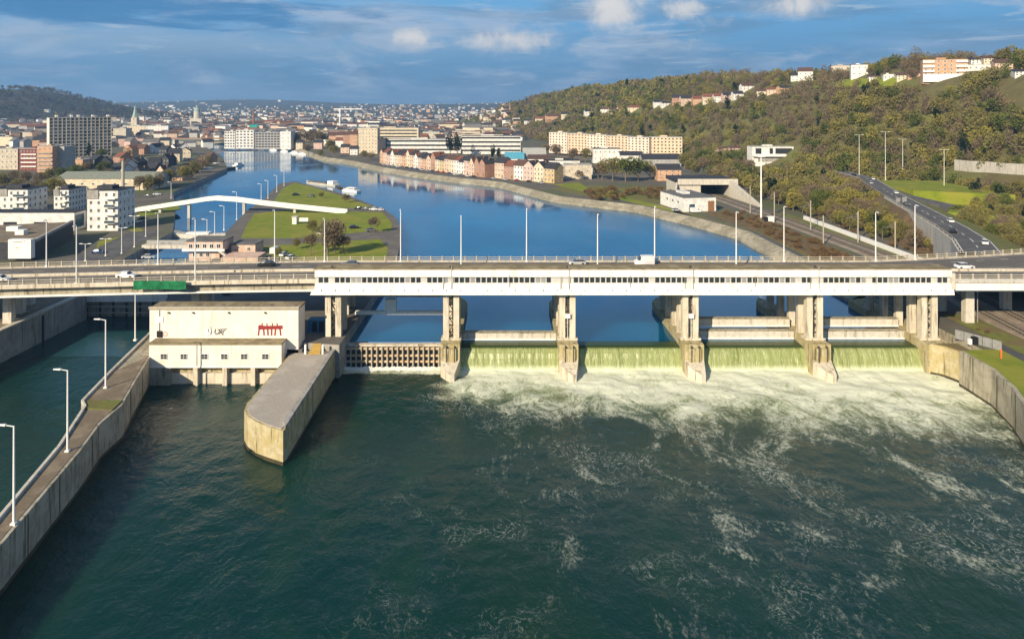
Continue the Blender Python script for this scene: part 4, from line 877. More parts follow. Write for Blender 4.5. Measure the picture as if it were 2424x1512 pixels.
# church dome and spire, chimney, crane
r = root('domed_church', (XD(463, 1700), 1700, 14), 'church with pale green dome far beyond the river bend', 'church')
MB().box(-14, 14, 0, 30, 0, 16).build('nave', 'pale_concrete', r); MB().tube((0, 8, 16), (0, 8, 34), 8, 7.5, 14).build('drum', 'pale_concrete', r)
dm = MB(); prev = None
for k in range(6): 
    a = k * math.pi / 2 / 5; ring = [(7.8 * math.cos(a) * math.cos(t), 8 + 7.8 * math.cos(a) * math.sin(t), 34 + 9 * math.sin(a)) for t in np.linspace(0, 2 * math.pi, 13)]
    if prev: dm.strip(prev, ring)
    prev = ring
mat('copper', (.32, .42, .36), .7); d_ = dm.build('dome', 'copper', r, smooth=True); MB().tube((0, 8, 43), (0, 8, 50), .9, .2, 6).build('finial', 'copper', d_)
r = root('church_spire', (XD(320, 1250), 1250, 9), 'slender church spire right of the tower block', 'church'); MB().box(-5, 5, -5, 5, 0, 30).build('tower', 'concrete', r); MB().tube((0, 0, 30), (0, 0, 52), 5.5, .2, 6).build('spire', 'copper', r); MB().box(-7, 7, 5, 30, 0, 15).build('nave', 'roof_dark', r)
r = root('factory_chimney', (XD(600, 1500), 1500, 9), 'red brick factory chimney far behind the green roof', 'chimney'); MB().tube((0, 0, 0), (0, 0, 42), 2.6, 1.8, 10).build('shaft', 'rust', r); MB().tube((0, 0, 42), (0, 0, 43.5), 2.3, 2.3, 10).build('rim', 'rust', r)
r = root('tower_crane', (XD(804, 1400), 1400, 9), 'white tower crane standing over the distant town', 'crane'); MB().box(-1.0, 1.0, -1, 1, 0, 44).build('mast', 'white_metal', r); MB().box(-12, 44, -.8, .8, 44, 45.8).build('jib', 'white_metal', r); MB().box(-12, -7, -1.2, 1.2, 41, 43.99).build('counterweight', 'concrete_grey', r); MB().box(-1.6, 1.6, -1.5, 1.5, 41.5, 43.9).build('cab', 'white_metal', r)
# bridge far off
r = root('far_bridge', (XD(415, 975), 975, 5), 'low red-brown road bridge across the river bend left of the white offices', 'bridge')
MB().box(XD(296, 975), XD(535, 975), 970, 984, 12.6, 14.2).build('deck', 'pale_concrete', r, world=True); MB().box(XD(296, 975), XD(535, 975), 969.5, 969.99, 13.6, 15.0).build('parapet', 'rust', r, world=True)
for px in (330, 372, 414, 456, 498): MB().box(XD(px, 975) - 1.5, XD(px, 975) + 1.5, 971, 983, 2, 12.59).build('bridge_pier', 'concrete', r, world=True)
# the cream hospital
def ribbons(r, w, h, n, ww=None, mt='glass_dark', d=0.0):
    for k in range(n): MB().box(-w / 2 + .5, w / 2 - .5, -.05, .03, (k + .45) * h / n, (k + .85) * h / n).build('ribbon_window', mt, r)
r = far(848, 893, 362, 303, 'cream', 'paleroof', 'tall cream hospital end block with rows of small windows', 'hospital', 'hospital_block', 7, 6, 16, z=8, sides='fl')
r = far(866, 990, 352, 303, 'cream', 'paleroof', 'long upper cream hospital wing behind the end block', 'hospital', 'hospital_block', 0, 0, 16, z=8); ribbons(r, 60, 23, 6)
r = far(893, 912, 362, 328, 'charcoal', 'slate', 'dark stair tower between the cream hospital blocks', 'hospital', 'hospital_block', 0, 0, 12, z=8)
r = far(912, 1090, 361, 330, 'white', 'paleroof', 'long lower white hospital wing with ribbon windows, left half', 'hospital', 'hospital_block', 0, 0, 18, z=8); ribbons(r, 82, 14, 3)
r = far(1092, 1232, 363, 322, 'white', 'greyroof', 'long lower white hospital wing, right half before the wooded slope', 'hospital', 'hospital_block', 0, 0, 18, z=8); ribbons(r, 64, 18, 4)
far(1000, 1040, 333, 312, 'sand', 'blueroof', 'blue roofed plant room on top of the hospital', 'building', 'plant_room', 2, 4, 14, z=9); far(1085, 1190, 340, 318, 'sand', 'browntile', 'low brown roofed hall behind the hospital', 'hall', 'hall', 2, 9, 16, z=9)
# riverside terrace
P0, P1, P2 = Vector((-110, 623)), Vector((-13, 498)), Vector((34, 460)); rt = random.Random(9)
tcol = ['orange', 'peach', 'pink', 'white', 'cream', 'peach', 'orange', 'cream', 'peach', 'white', 'pink', 'orange', 'peach', 'brick', 'cream', 'ochre', 'peach', 'cream', 'white', 'white', 'pink', 'peach', 'brick', 'brick']
n = 24
for i in range(n):
    p = P0.lerp(P1, (i + .5) / n); dv = (P1 - P0).normalized(); w = (P1 - P0).length / n - .05
    building(p.x, p.y, LAND + .6, w, 10, rt.uniform(8.2, 10.6), tcol[i], 'gable', rt.uniform(2.8, 4.4), rt.choice(['slate', 'slate', 'browntile', 'tile']), yaw=math.atan2(dv.y, dv.x), floors=3, cols=2, win=(1.15, 1.7), ridge='y' if rt.random() < .55 else 'x',
             label=f'{tcol[i]} narrow row house, {ORD[i]} from the hospital end of the long riverside terrace', group='riverside terrace', name='row_house', clear=9)
tc2 = ['peach', 'brick', 'white', 'pink', 'cream', 'ochre']
for i in range(6):
    a = Vector((-6, 495)); b_ = Vector((34, 460)); p = a.lerp(b_, (i + .5) / 6); dv = (b_ - a).normalized()
    building(p.x, p.y, LAND + .6, 8.6, 10, [10.5, 8.5, 9.5, 9.6, 9.4, 9][i], tc2[i], 'gable', 3.6, ['slate', 'tile', 'browntile', 'slate', 'slate', 'slate'][i], yaw=math.atan2(dv.y, dv.x), floors=3, cols=3, win=(1.2, 1.6), ridge='y' if i in (3, 4) else 'x',
             label=f'{tc2[i]} row house, {ORD[i]} from the left in the shorter terrace right of the gap', group='second riverside terrace', name='row_house', clear=9)
# halls behind the terrace
def mid(x0, x1, yb, yt, wall, roofc, lab, cat='building', name='building', floors=2, cols=5, depth=14, z=LAND + 1, yaw=0, **k):
    r = bpx(x0, x1, yb, yt, z, depth, yaw, roof=k.pop('roof', 'flat'), wall=wall, roofc=roofc, floors=floors, cols=cols, label=lab, cat=cat, name=name, door=False, clear=k.pop('clear', 16), **k); return r
mid(1195, 1240, 392, 362, 'white', 'blueroof', 'sports hall with pale blue roof, left bay', 'hall', 'sports_hall', 1, 4, 16, roof='gable', rh=5); mid(1238, 1292, 390, 352, 'grey', 'paleroof', 'sports hall with pale pitched roof, right bay', 'hall', 'sports_hall', 1, 4, 16, roof='gable', rh=6)
mid(1250, 1300, 398, 368, 'white', 'browntile', 'low brown roofed shed right of the pale blue hall', 'shed', 'shed', 1, 5, 14, roof='gable', rh=3)
mid(1288, 1372, 402, 380, 'white', 'slate', 'flat white shed with dark roof behind the short terrace', 'shed', 'shed', 1, 7, 12); mid(1337, 1400, 421, 390, 'sand', 'paleroof', 'plain sand coloured cube at the end of the short terrace', 'building', 'store_building', 1, 3, 14)
mid(1404, 1470, 384, 352, 'white', 'slate', 'white hall with dark sagging roof below the peach apartments, left part', 'hall', 'hall', 2, 6, 14); mid(1468, 1522, 386, 360, 'white', 'slate', 'white hall with dark roof below the peach apartments, right part', 'hall', 'hall', 1, 5, 14, roof='gable', rh=3)
mid(1520, 1612, 392, 366, 'grey', 'slate', 'low grey building with broad dark roof beside the peach end block', 'building', 'building', 1, 5, 16, roof='gable', rh=4); mid(1556, 1612, 425, 390, 'orange', 'slate', 'orange brick house with white dormers under the wooded slope', 'house', 'house', 3, 4, 11, roof='gable', rh=3.4)
mid(1380, 1402, 410, 396, 'white', 'slate', 'tiny white garage beside the sand coloured cube', 'garage', 'garage', 1, 2, 6)
# peach apartment slab in sections
A, B = Vector((49, 742)), Vector((140, 668)); ns = 5; dv = (B - A).normalized(); yw = math.atan2(dv.y, dv.x)
for i in range(ns):
    p = A.lerp(B, (i + .5) / ns) + Vector((-dv.y, dv.x)) * (1.5 if i % 2 else 0)
    r = building(p.x, p.y, 10, (B - A).length / ns - .1, 13, 20.5 - .6 * i, (.74, .56, .40) if i % 2 else (.78, .66, .54), 'flat', 0, 'paleroof', yaw=yw, floors=7, cols=6, win=(1.5, 1.2), winm=WD, sides='fl', door=False, label=f'peach apartment section, {ORD[i]} from the left of the long stepped slab under the wooded slope', cat='apartment block', name='apartment_block', group='peach slab apartments', clear=24)
p = Vector((W(1575, 371, 10).x, W(1575, 371, 10).y)); r = building(p.x, p.y, 10, 31, 14, 18.5, (.76, .60, .42), 'flat', 0, 'paleroof', yaw=R(-14), floors=6, cols=9, win=(1.5, 1.2), winm=WD, sides='fl', door=False, label='detached peach apartment block at the right end of the stepped slab', cat='apartment block', name='apartment_block', group='peach slab apartments', clear=24)
# white utility shed on the right bank
dv = Vector((103 - 86.6, 337 - 334)); yw = math.atan2(dv.y, dv.x)
r = building(94.8, 335.5, LAND, 16.6, 28, 6.6, 'white', 'flat', 0, 'greyroof', yaw=yw, label='white flat-roofed utility shed with grey roof on the right bank', cat='shed', name='utility_shed', clear=20, door=False)
for k in range(3): put('window', WN, r, (-8.3, 6 + k * 6.5, 3.4), yaw=R(-90), scale=(2.2, 1, 1.2))
MB().box(-5.5, -2.6, -.06, .02, 0, 3.6).build('roller_door', 'glass_blue', r); MB().box(4.2, 7.4, -.06, .02, 0, 5.0).build('roller_door', 'rust', r)
# rail tunnel portal
r = root('rail_portal', (117, 392, LAND), 'concrete rail underpass portal with triangular wing wall', 'underpass')
MB().box(98, 131, 391, 420, 14.4, 16.3).build('deck', 'roof_dark', r, world=True); MB().box(98, 131.5, 390, 390.99, 13.8, 17.0).build('parapet', 'pale_concrete', r, world=True)
MB().box(98, 111, 391.2, 418, 6, 14.39).build('abutment', 'pale_concrete', r, world=True); MB().box(127, 131, 391.2, 418, 6, 14.39).build('abutment', 'pale_concrete', r, world=True); MB().box(111.2, 126.8, 417, 418, 6, 14.38).build('shade_backing', 'black_part', r, world=True)  # black sheet across the bore stands in for the darkness inside
MB().add([(126.5, 390.9, 6), (128.7, 351, 6), (128.7, 351, 7.6), (126.5, 390.9, 16.4), (128.5, 390.9, 6), (130.7, 351, 6), (130.7, 351, 7.6), (128.5, 390.9, 16.4)], [(0, 1, 2, 3), (4, 7, 6, 5), (3, 2, 6, 7), (1, 5, 6, 2), (0, 3, 7, 4)]).build('wing_wall', 'pale_concrete', r, world=True)
MB().add([(98, 391, 6), (92, 372, 6), (92, 372, 7.5), (98, 391, 15), (97, 391, 6), (91, 372, 6), (91, 372, 7.5), (97, 391, 15)], [(0, 1, 2, 3), (4, 7, 6, 5), (3, 2, 6, 7), (1, 5, 6, 2)]).build('wing_wall', 'pale_concrete', r, world=True)
# railway
def rails(x0s, name, lab):
    r = root(name, (x0s[0][0], x0s[0][1], LAND), lab, 'railway')
    bm = MB(); A = [(x - 2.0, y, LAND + .28) for x, y in x0s]; B = [(x + 2.0, y, LAND + .28) for x, y in x0s]; bm.strip(A, B); bm.strip([(x - 3.2, y, LAND) for x, y in x0s], A); bm.strip(B, [(x + 3.2, y, LAND) for x, y in x0s]); bm.build('ballast_bed', 'ballast', r, world=True)
    for s in (-.75, .75):
        m = MB(); A = [(x + s - .07, y, LAND + .52) for x, y in x0s]; B = [(x + s + .07, y, LAND + .52) for x, y in x0s]; m.strip(A, B); m.strip([(p[0], p[1], LAND + .3) for p in A], A); m.strip(B, [(p[0], p[1], LAND + .3) for p in B]); m.build('rail', 'dark_steel', r, world=True)
    sm_ = MB(); sm_.box(-1.25, 1.25, -.13, .13, 0, .14); SM = sm_.mesh('sleeper', ['bark'])
    tot = 0; pts = [Vector(p) for p in x0s]
    for a, b_ in zip(pts, pts[1:]):
        L_ = (b_ - a).length; k = 0.0
        while k < L_ and a.y < 260:
            q = a.lerp(b_, k / L_); put('sleeper', SM, r, (q.x - r.location.x, q.y - r.location.y, .26)); k += 1.3
rails([(110.5, 90), (113.0, 140), (117, 172), (123, 200), (125, 240), (122, 310), (117, 400)], 'rail_track', 'railway track nearer the river, running under the viaduct to the portal')
rails([(115.5, 90), (118.5, 140), (123, 172), (128.5, 200), (130, 240), (126.8, 310), (121.6, 400)], 'rail_track', 'railway track farther from the river, beside the low white wall')
tag(MB().prism([(134.2, 190), (134.4, 312), (135.4, 312), (135.2, 190)], 6.5, 8.6).build('trackside_wall', 'white_render'), 'long low white wall beside the railway leading under the viaduct', 'wall')
# carriageway to the right, on its embankment
def ribbon_road(pts, w, name, mt, thick=4.0):
    L_, R_ = [], []
    for i, p in enumerate(pts):
        a, b_ = Vector(pts[max(i - 1, 0)]), Vector(pts[min(i + 1, len(pts) - 1)]); t = (b_ - a); t.z = 0; t.normalize(); nrm = Vector((-t.y, t.x, 0)); L_.append(Vector(p) + nrm * w / 2); R_.append(Vector(p) - nrm * w / 2)
    m = MB(); m.strip(L_, R_); m.strip([q - Vector((0, 0, thick)) for q in L_], L_); m.strip(R_, [q - Vector((0, 0, thick)) for q in R_])
    return m.build(name, mt), L_, R_
RD = [(128, 186, 18.0), (140, 208, 17.4), (152, 236, 16.6), (166, 275, 16.0), (182, 322, 15.6), (200, 372, 15.4), (212, 405, 15.6), (214, 440, 16.5)]
o, RL, RR = ribbon_road(RD, 10.0, 'slip_road', 'asphalt', 10); struct(o)
lm = MB()
for off in (-4.5, 4.3, 0.0):
    for i in range(len(RD) - 1):
        a, b_ = Vector(RD[i]), Vector(RD[i + 1]); t = (b_ - a).normalized(); nrm = Vector((-t.y, t.x, 0)).normalized(); L_ = (b_ - a).length; k = 0
        while k < L_:
            e = min(k + (4 if off == 0 else 40), L_); p, q = a + t * k + nrm * off + Vector((0, 0, .012)), a + t * e + nrm * off + Vector((0, 0, .012)); lm.add([p - nrm * .13, q - nrm * .13, q + nrm * .13, p + nrm * .13], [(0, 1, 2, 3)]); k += 11 if off == 0 else 40
tag(lm.build('road_line', 'road_line'), 'white painted lane lines on the slip road', 'road marking', kind='stuff')
r = root('road_barrier', tuple(RD[0]), 'steel crash barrier along the left edge of the slip road', 'barrier'); m = MB(); m.strip([q + Vector((0, 0, .4)) for q in RL], [q + Vector((0, 0, .8)) for q in RL]); m.strip([q + Vector((.1, 0, .4)) for q in RL], [q + Vector((.1, 0, .8)) for q in RL]); m.strip([q + Vector((0, 0, .8)) for q in RL], [q + Vector((.1, 0, .8)) for q in RL]); m.build('beam', 'rail_beige', r, world=True)
bp_ = MB(); bp_.box(-.07, .07, -.07, .07, -.1, .6); BPM = bp_.mesh('post', ['rail_beige'])
for a, b_ in zip(RL, RL[1:]):
    for k in range(4): q = a.lerp(b_, k / 4); put('post', BPM, r, q - r.location)
r = root('retaining_wall', (135, 200, 7), 'pale retaining wall carrying the slip road above the railway', 'wall'); m = MB(); A = [q + Vector((-.5, 0, .1)) for q in RL[:5]]; m.strip([Vector((q.x, q.y, 6)) for q in A], A); m.strip(A, [q + Vector((.45, 0, 0)) for q in A]); m.build('wall', 'pale_concrete', r, world=True)
m = MB(); A = [q + Vector((0, 0, -.06)) for q in RL[2:]]; m.strip([Vector((q.x - 14 * t, q.y + 4 * t, 6.5)) for q, t in zip(A, (0.05, .6, 1, 1, 1, 1))], A); struct(m.build('embankment', 'scrub_soil'))
m = MB(); A = [q + Vector((0, 0, -.06)) for q in RR]; m.strip(A, [Vector((q.x + 18, q.y - 8, 9.5)) for q in A]); m.strip([Vector((q.x + 18, q.y - 8, 9.5)) for q in A], [Vector((q.x + 90, q.y - 30, 9.0)) for q in A]); struct(m.build('embankment', 'grass_rough'))
SR = [(196, 300, 14.2), (192, 335, 15.2), (196, 362, 15.45), (203, 385, 15.5)]; o, _, _ = ribbon_road(SR, 6.0, 'side_road', 'asphalt', 5); struct(o)
g = [hit(2070, 424), hit(2170, 420), hit(2172, 470), hit(2120, 462)]
lawn([(217, 400), (246, 396), (244, 332), (206, 350), (204, 372)], 15.3, 'road_lawn', 'grass', False, .1, 9); lawn([(185, 290), (205, 270), (215, 300), (200, 310)], 13.5, 'road_lawn', 'grass', False, .1, 6)
VW = [hit(q, w_, 300) for q, w_ in ((2258, 404), (2300, 408), (2345, 410), (2395, 414), (2440, 416))]
vm = MB(); vm.strip([(q.x, q.y, q.z - 4) for q in VW], [(q.x, q.y, q.z + 26 * q.y / F) for q in VW]); vm.strip([(q.x, q.y, q.z + 26 * q.y / F) for q in VW], [(q.x, q.y + 3, q.z + 26 * q.y / F) for q in VW])
tag(vm.build('viaduct_wall', 'pale_concrete'), 'weathered pale concrete viaduct wall at the right edge above the bushes', 'wall'); [CLEAR.append((q.x * (1 - t / q.y), q.y - t, 6)) for q in VW for t in (0, 7, 14)]
# hillside villas and ridge houses
def ridge(x0, x1, yb, yt, wall, roofc, lab, cat='house', name='house', roof='gable', floors=2, cols=3, depth=10, yaw=None, y0=240, **k):
    yaw = yaw if yaw is not None else (-20 if x0 > 1850 else 0)
    p = hit((x0 + x1) / 2, yb, y0); d = p.y; w = (x1 - x0) * d / F; h = (yb - yt) * d / F; rh = k.pop('rh', min(4, h * .35)); 
    for t in (0, .5, 1, 1.6, 2.2) if x0 > 2280 else (0, .5, 1):   # open ground below the house, its garden
        CLEAR.append((p.x - 14 * t * p.x / d, p.y - 14 * t, max(w * .6, 8) if t <= 1 else 9))
    return building(p.x, p.y, p.z, w, depth, max(2.6, h - (rh if roof != 'flat' else .35)), wall, roof, rh, roofc, R(yaw), lab, cat, k.pop('group', None), name, floors, cols, door=False, z0=-3.5, **k)
r = ridge(1780, 1878, 384, 347, 'white', 'paleroof', 'white modern villa with long window band on stilts above the trees', 'villa', 'villa', 'flat', 0, 0, 12, y0=300)
hh = 37 * r.location.y / F; ww = 98 * r.location.y / F
for a, b_ in ((-.42, -.28), (-.08, .0), (.06, .46)): MB().box(ww * a, ww * b_, -.06, .02, hh * .52, hh * .88).build('window_band', 'glass_dark', r)
MB().box(-ww * .5, ww * .5, -2.5, -.01, hh * .36, hh * .46).build('terrace', 'white_paint', r); MB().box(-ww * .36, ww * .3, -.08, .02, .2, hh * .34).build('undercroft', 'concrete_grey', r)
ridge(1872, 1890, 193, 172, 'white', 'slate', 'small white ridge house with low roof left of the dormer house', floors=2, cols=2); ridge(1890, 1922, 192, 160, 'white', 'browntile', 'white ridge house with brown pitched roof and dormer')
r = ridge(1968, 2018, 183, 155, 'sand', 'slate', 'wide sand coloured modern ridge house with flat dark roof', roof='flat', floors=2, cols=5, depth=12); ridge(2016, 2052, 183, 153, 'white', 'slate', 'white modern ridge house adjoining the sand coloured one', roof='flat', floors=2, cols=3)
ridge(2092, 2116, 190, 176, 'white', 'paleroof', 'low white bungalow on the ridge right of the meadow', roof='flat', floors=1, cols=3); ridge(2124, 2152, 190, 172, 'cream', 'browntile', 'cream house half hidden by trees left of the ridge apartments'); ridge(2150, 2176, 186, 168, 'orange', 'browntile', 'orange gabled house hard against the ridge apartments')
r = ridge(2190, 2282, 188, 140, 'orange', 'slate', 'orange brick apartment block with white balconies on the ridge', 'apartment block', 'apartment_block', 'flat', 5, 7, 8, win=(1.4, 1.4)); s_ = r.location.y / F
for k in range(4):
    MB().box(-46 * s_, -22 * s_, -1.2, -.01, (6 + k * 11) * s_, (11 + k * 11) * s_).build('balcony', 'white_paint', r); MB().box(22 * s_, 46 * s_, -1.2, -.01, (6 + k * 11) * s_, (11 + k * 11) * s_).build('balcony', 'white_paint', r)
MB().box(-46 * s_, 46 * s_, -2.0, -1.21, -2, 12 * s_).build('terrace_wall', 'white_paint', r)
ridge(2294, 2340, 168, 153, 'white', 'paleroof', 'long low white bungalow right of the ridge apartments', roof='flat', floors=1, cols=4); ridge(2358, 2394, 166, 140, 'peach', 'browntile', 'peach gabled house near the tall ridge tree'); ridge(2397, 2432, 162, 126, 'ochre', 'slate', 'ochre house with dark roof at the right edge of the ridge')
ridge(2300, 2326, 152, 136, 'white', 'slate', 'white house among bare trees high on the ridge above the bungalow'); ridge(2330, 2356, 150, 132, 'cream', 'browntile', 'cream house left of the tall ridge tree, upper row'); ridge(2404, 2428, 180, 164, 'white', 'slate', 'white cottage below the ochre house at the right edge'); ridge(2058, 2082, 190, 178, 'white', 'browntile', 'little white house between the ridge meadow and the bungalow')
street = [(1421, 1441, 268, 254, 'white'), (1441, 1461, 268, 255, 'cream'), (1463, 1483, 266, 252, 'pink'), (1485, 1513, 264, 250, 'cream'), (1547, 1566, 252, 237, 'white'), (1566, 1587, 252, 240, 'white'), (1590, 1612, 247, 224, 'brick'), (1612, 1640, 247, 226, 'peach'), (1640, 1663, 246, 228, 'orange'), (1664, 1690, 244, 222, 'cream'), (1690, 1712, 242, 221, 'white'),
          (1712, 1736, 238, 219, 'pink'), (1736, 1760, 234, 216, 'white'), (1756, 1785, 214, 198, 'white'), (1792, 1816, 226, 211, 'cream'), (1816, 1846, 222, 207, 'peach'), (1846, 1880, 218, 203, 'orange'), (1292, 1326, 286, 270, 'orange'), (1328, 1360, 279, 266, 'cream'), (1384, 1406, 272, 260, 'white'),
          (1168, 1186, 302, 284, 'brick'), (1188, 1212, 298, 280, 'white'), (1214, 1236, 296, 282, 'orange'), (1240, 1262, 294, 282, 'white'), (1266, 1288, 290, 277, 'cream'), (1700, 1722, 358, 348, 'peach'), (1726, 1752, 358, 347, 'pink')]
for i, (x0, x1, yb, yt, wl) in enumerate(street):
    ridge(x0, x1, yb, yt, wl, rh_.choice(['slate', 'slate', 'browntile', 'tile']), f'{wl} hillside house, {ORD[i]} counted along the streets set into the wooded slope', floors=2, cols=3, depth=9, yaw=rh_.uniform(-18, 10), group='hillside street houses', y0=260)
mp = hit(2025, 198, 300); gx_ = np.linspace(-38, 34, 14); gy_ = np.linspace(-12, 26, 8); m = MB()
rows = [[tuple(hit(a, b_ - (a - 1930) * .03, 300) + Vector((0, -1, .7))) for a in np.linspace(1925, 2120, 14)] for b_ in np.linspace(212, 192, 6)]
for a, b_ in zip(rows, rows[1:]): m.strip(a, b_)
struct(m.build('ridge_meadow', 'grass'))
for q in [q for rw2 in rows for q in rw2[::2]]: CLEAR.append((q[0], q[1], 6))
# lock control house and small buildings on the island
r = root('lock_house', (-97, 244, LAND), 'pink brick lock control house with stairs and dark windows', 'control building')
mat('pink_brick', (.60, .42, .32), .85, (.50, .33, .25), 1.5, (.66, .52, .42), .4)
MB().box(-104.5, -94.3, 232, 242, 6, 9.4).build('base_storey', 'pink_brick', r, world=True); MB().box(-104.8, -92.8, 231, 240, 9.45, 12.6).build('upper_storey', 'pink_brick', r, world=True); MB().box(-105, -92.6, 230.8, 240.2, 12.604, 12.9).build('roof', 'roof_grey', r, world=True)
for k in range(5): put('window', WN, r, (-103.4 + k * 2.3 + 97, 231 - 244, 10.4 - 7), scale=(1.5, 1, 1.5))
for k in range(3): put('window', WN, r, (-102.6 + k * 2.2 + 97, 232 - 244, 7.4 - 7), scale=(1.3, 1, 1.4))
MB().box(-91.9, -83.8, 236, 244, 6.5, 10.5).build('annex', 'pink_brick', r, world=True); MB().box(-92, -83.7, 235.9, 244.1, 10.504, 10.8).build('annex_roof', 'roof_grey', r, world=True); put('window', WN, r, (-86 + 97, 236 - 244, 1.6), scale=(1.2, 1, 1.2))
MB().add([(-94.0, 230, 9.5), (-92.8, 230, 9.5), (-89.5, 230, 7.0), (-90.7, 230, 7.0), (-94.0, 231.2, 9.5), (-92.8, 231.2, 9.5), (-89.5, 231.2, 7.0), (-90.7, 231.2, 7.0)], [(0, 1, 2, 3), (4, 7, 6, 5), (0, 4, 5, 1), (1, 5, 6, 2), (3, 2, 6, 7), (0, 3, 7, 4)]).build('stair', 'pale_concrete', r, world=True)
MB().box(-91, -79.5, 225, 234, 6.5, 8.6).build('terrace', 'pink_brick', r, world=True); MB().box(-106, -92, 230.3, 230.6, 9.5, 10.3).build('balcony', 'white_paint', r, world=True)
# footbridge over the lock channel
r = root('footbridge', (-120, 332, LAND), 'white footbridge sweeping in a shallow arch from the left bank onto the island', 'footbridge')
fb = [(320, 493), (380, 484), (440, 475), (490, 467), (512, 465), (560, 468), (620, 476), (690, 484), (760, 491), (820, 497)]; P = [(XD(a, 332), ZD(b_ + 6, 332)) for a, b_ in fb]
m = MB(); 
for y0, y1, z0, z1 in ((330.5, 333.5, -.35, 0),): 
    A = [(x, y0, z + z1) for x, z in P]; B = [(x, y1, z + z1) for x, z in P]; C = [(x, y0, z + z0) for x, z in P]; D_ = [(x, y1, z + z0) for x, z in P]; m.strip(A, B); m.strip(C, A); m.strip(B, D_); m.strip(D_, C)
m.build('deck', 'white_paint', r, world=True)
for yy in (330.2, 333.55):
    m = MB(); A = [(x, yy, z + 1.35) for x, z in P]; B = [(x, yy + .2, z + 1.35) for x, z in P]; C = [(x, yy, z - .5) for x, z in P]; D_ = [(x, yy + .2, z - .5) for x, z in P]; m.strip(A, B); m.strip(C, A); m.strip(B, D_); m.strip(C, D_); m.build('parapet', 'white_paint', r, world=True)
for px, z1 in ((578, 12.6), (698, 10.4), (448, 12.8), (380, 11)): MB().box(XD(px, 332) - .6, XD(px, 332) + .6, 331.2, 332.8, 4, z1).build('support', 'pale_concrete', r, world=True)
r = root('island_kiosk', (XD(705, 300), 300, LAND), 'white kiosk and notice boards on the island lawn', 'kiosk'); MB().box(-2.2, -.4, -1, 1.4, 0, 3.0).build('kiosk_body', 'white_paint', r); MB().box(-2.5, -.1, -1.3, 1.7, 3.0, 3.25).build('kiosk_roof', 'paleroof' if 'paleroof' in MATS else 'pale_concrete', r); MB().box(.6, 4.4, -.1, .1, 1.0, 2.6).build('board', 'white_paint', r); 
for xx in (.9, 4.1): MB().box(xx - .08, xx + .08, .12, .26, 0, 2.6).build('board_post', 'dark_steel', r)
# ================================================================== vehicles, lamps, boats, plants
def loft(m, secs, mi=0):
    """secs: list of (x, halfwidth_bottom, halfwidth_top, z0, z1)"""
    rings = [[(x, -a, z0), (x, -b, z1), (x, b, z1), (x, a, z0)] for x, a, b, z0, z1 in secs]; o = len(m.v)
    for r_ in rings: m.v += r_
    n = len(rings)
    for i in range(n - 1):
        for k in range(4): m.f.append((o + i * 4 + k, o + i * 4 + (k + 1) % 4, o + i * 4 + 4 + (k + 1) % 4, o + i * 4 + 4 + k)); m.m.append(mi)
    m.f.append(tuple(o + k for k in range(4))); m.m.append(mi); m.f.append(tuple(o + (n - 1) * 4 + k for k in (3, 2, 1, 0))); m.m.append(mi)
def car_parts(kind):
    b = MB(); g = MB(); t = MB()
    if kind == 'car':
        loft(b, [(-2.15, .72, .66, .38, .82), (-2.0, .86, .80, .28, .95), (-1.2, .90, .85, .24, .98), (.7, .90, .85, .24, .95), (1.6, .88, .80, .26, .84), (2.1, .78, .66, .32, .66)])
        loft(g, [(-1.75, .80, .62, .95, 1.0), (-1.2, .82, .62, .95, 1.38), (-.1, .82, .64, .94, 1.43), (.45, .82, .64, .93, 1.36), (1.05, .80, .74, .90, .95)]); loft(t, [(-1.22, .61, .56, 1.381, 1.44), (-.1, .63, .58, 1.431, 1.49), (.42, .62, .57, 1.361, 1.43)])
    else:
        loft(b, [(-2.45, .95, .90, .35, 2.15), (-2.35, .98, .92, .28, 2.25), (.7, .98, .92, .28, 2.25), (1.25, .97, .88, .28, 1.5), (2.1, .95, .86, .3, 1.15), (2.45, .85, .76, .34, .9)])
        loft(g, [(.78, .94, .90, 1.35, 2.12), (1.28, .935, .89, 1.3, 1.62), (1.6, .93, .90, 1.18, 1.36)]); loft(t, [(-2.3, .90, .85, 2.251, 2.32), (.65, .90, .85, 2.251, 2.32)])
    w = MB(); w.tube((0, -.1, 0), (0, .1, 0), .32, n=12); h = MB(); h.box(-.04, .04, -.16, .16, -.07, .07)
    return (b.mesh('body', ['paint_tint']), g.mesh('window_band', ['glass_dark']), t.mesh('roof', ['paint_tint']), w.mesh('wheel', ['tyre']), h.mesh('headlight', ['frame_white']))
CARP = {k: car_parts(k) for k in ('car', 'van')}
CC = {'white': (.78, .78, .77), 'silver': (.45, .46, .47), 'grey': (.16, .165, .17), 'black': (.02, .02, .022), 'blue': (.03, .07, .18), 'red': (.35, .03, .025), 'beige': (.5, .45, .36)}
def car(x, y, z, yaw, colr, label, kind='car', group=None):
    r = root('parked_car' if group and 'parked' in group else 'car' if kind == 'car' else 'van', (x, y, z), label, kind, group, yaw); b, g, t, w, h = CARP[kind]; q = CC[colr]
    put('body', b, r, color=q); put('window_band', g, r); put('roof', t, r, color=q)
    for sx in (-1.3, 1.3) if kind == 'car' else (-1.5, 1.55):
        for sy in (-.80, .80): put('wheel', w, r, (sx, sy, .32))
    for sy in (-.6, .6): put('headlight', h, r, (2.05 if kind == 'car' else 2.4, sy, .66))
    return r
DK = 18.02
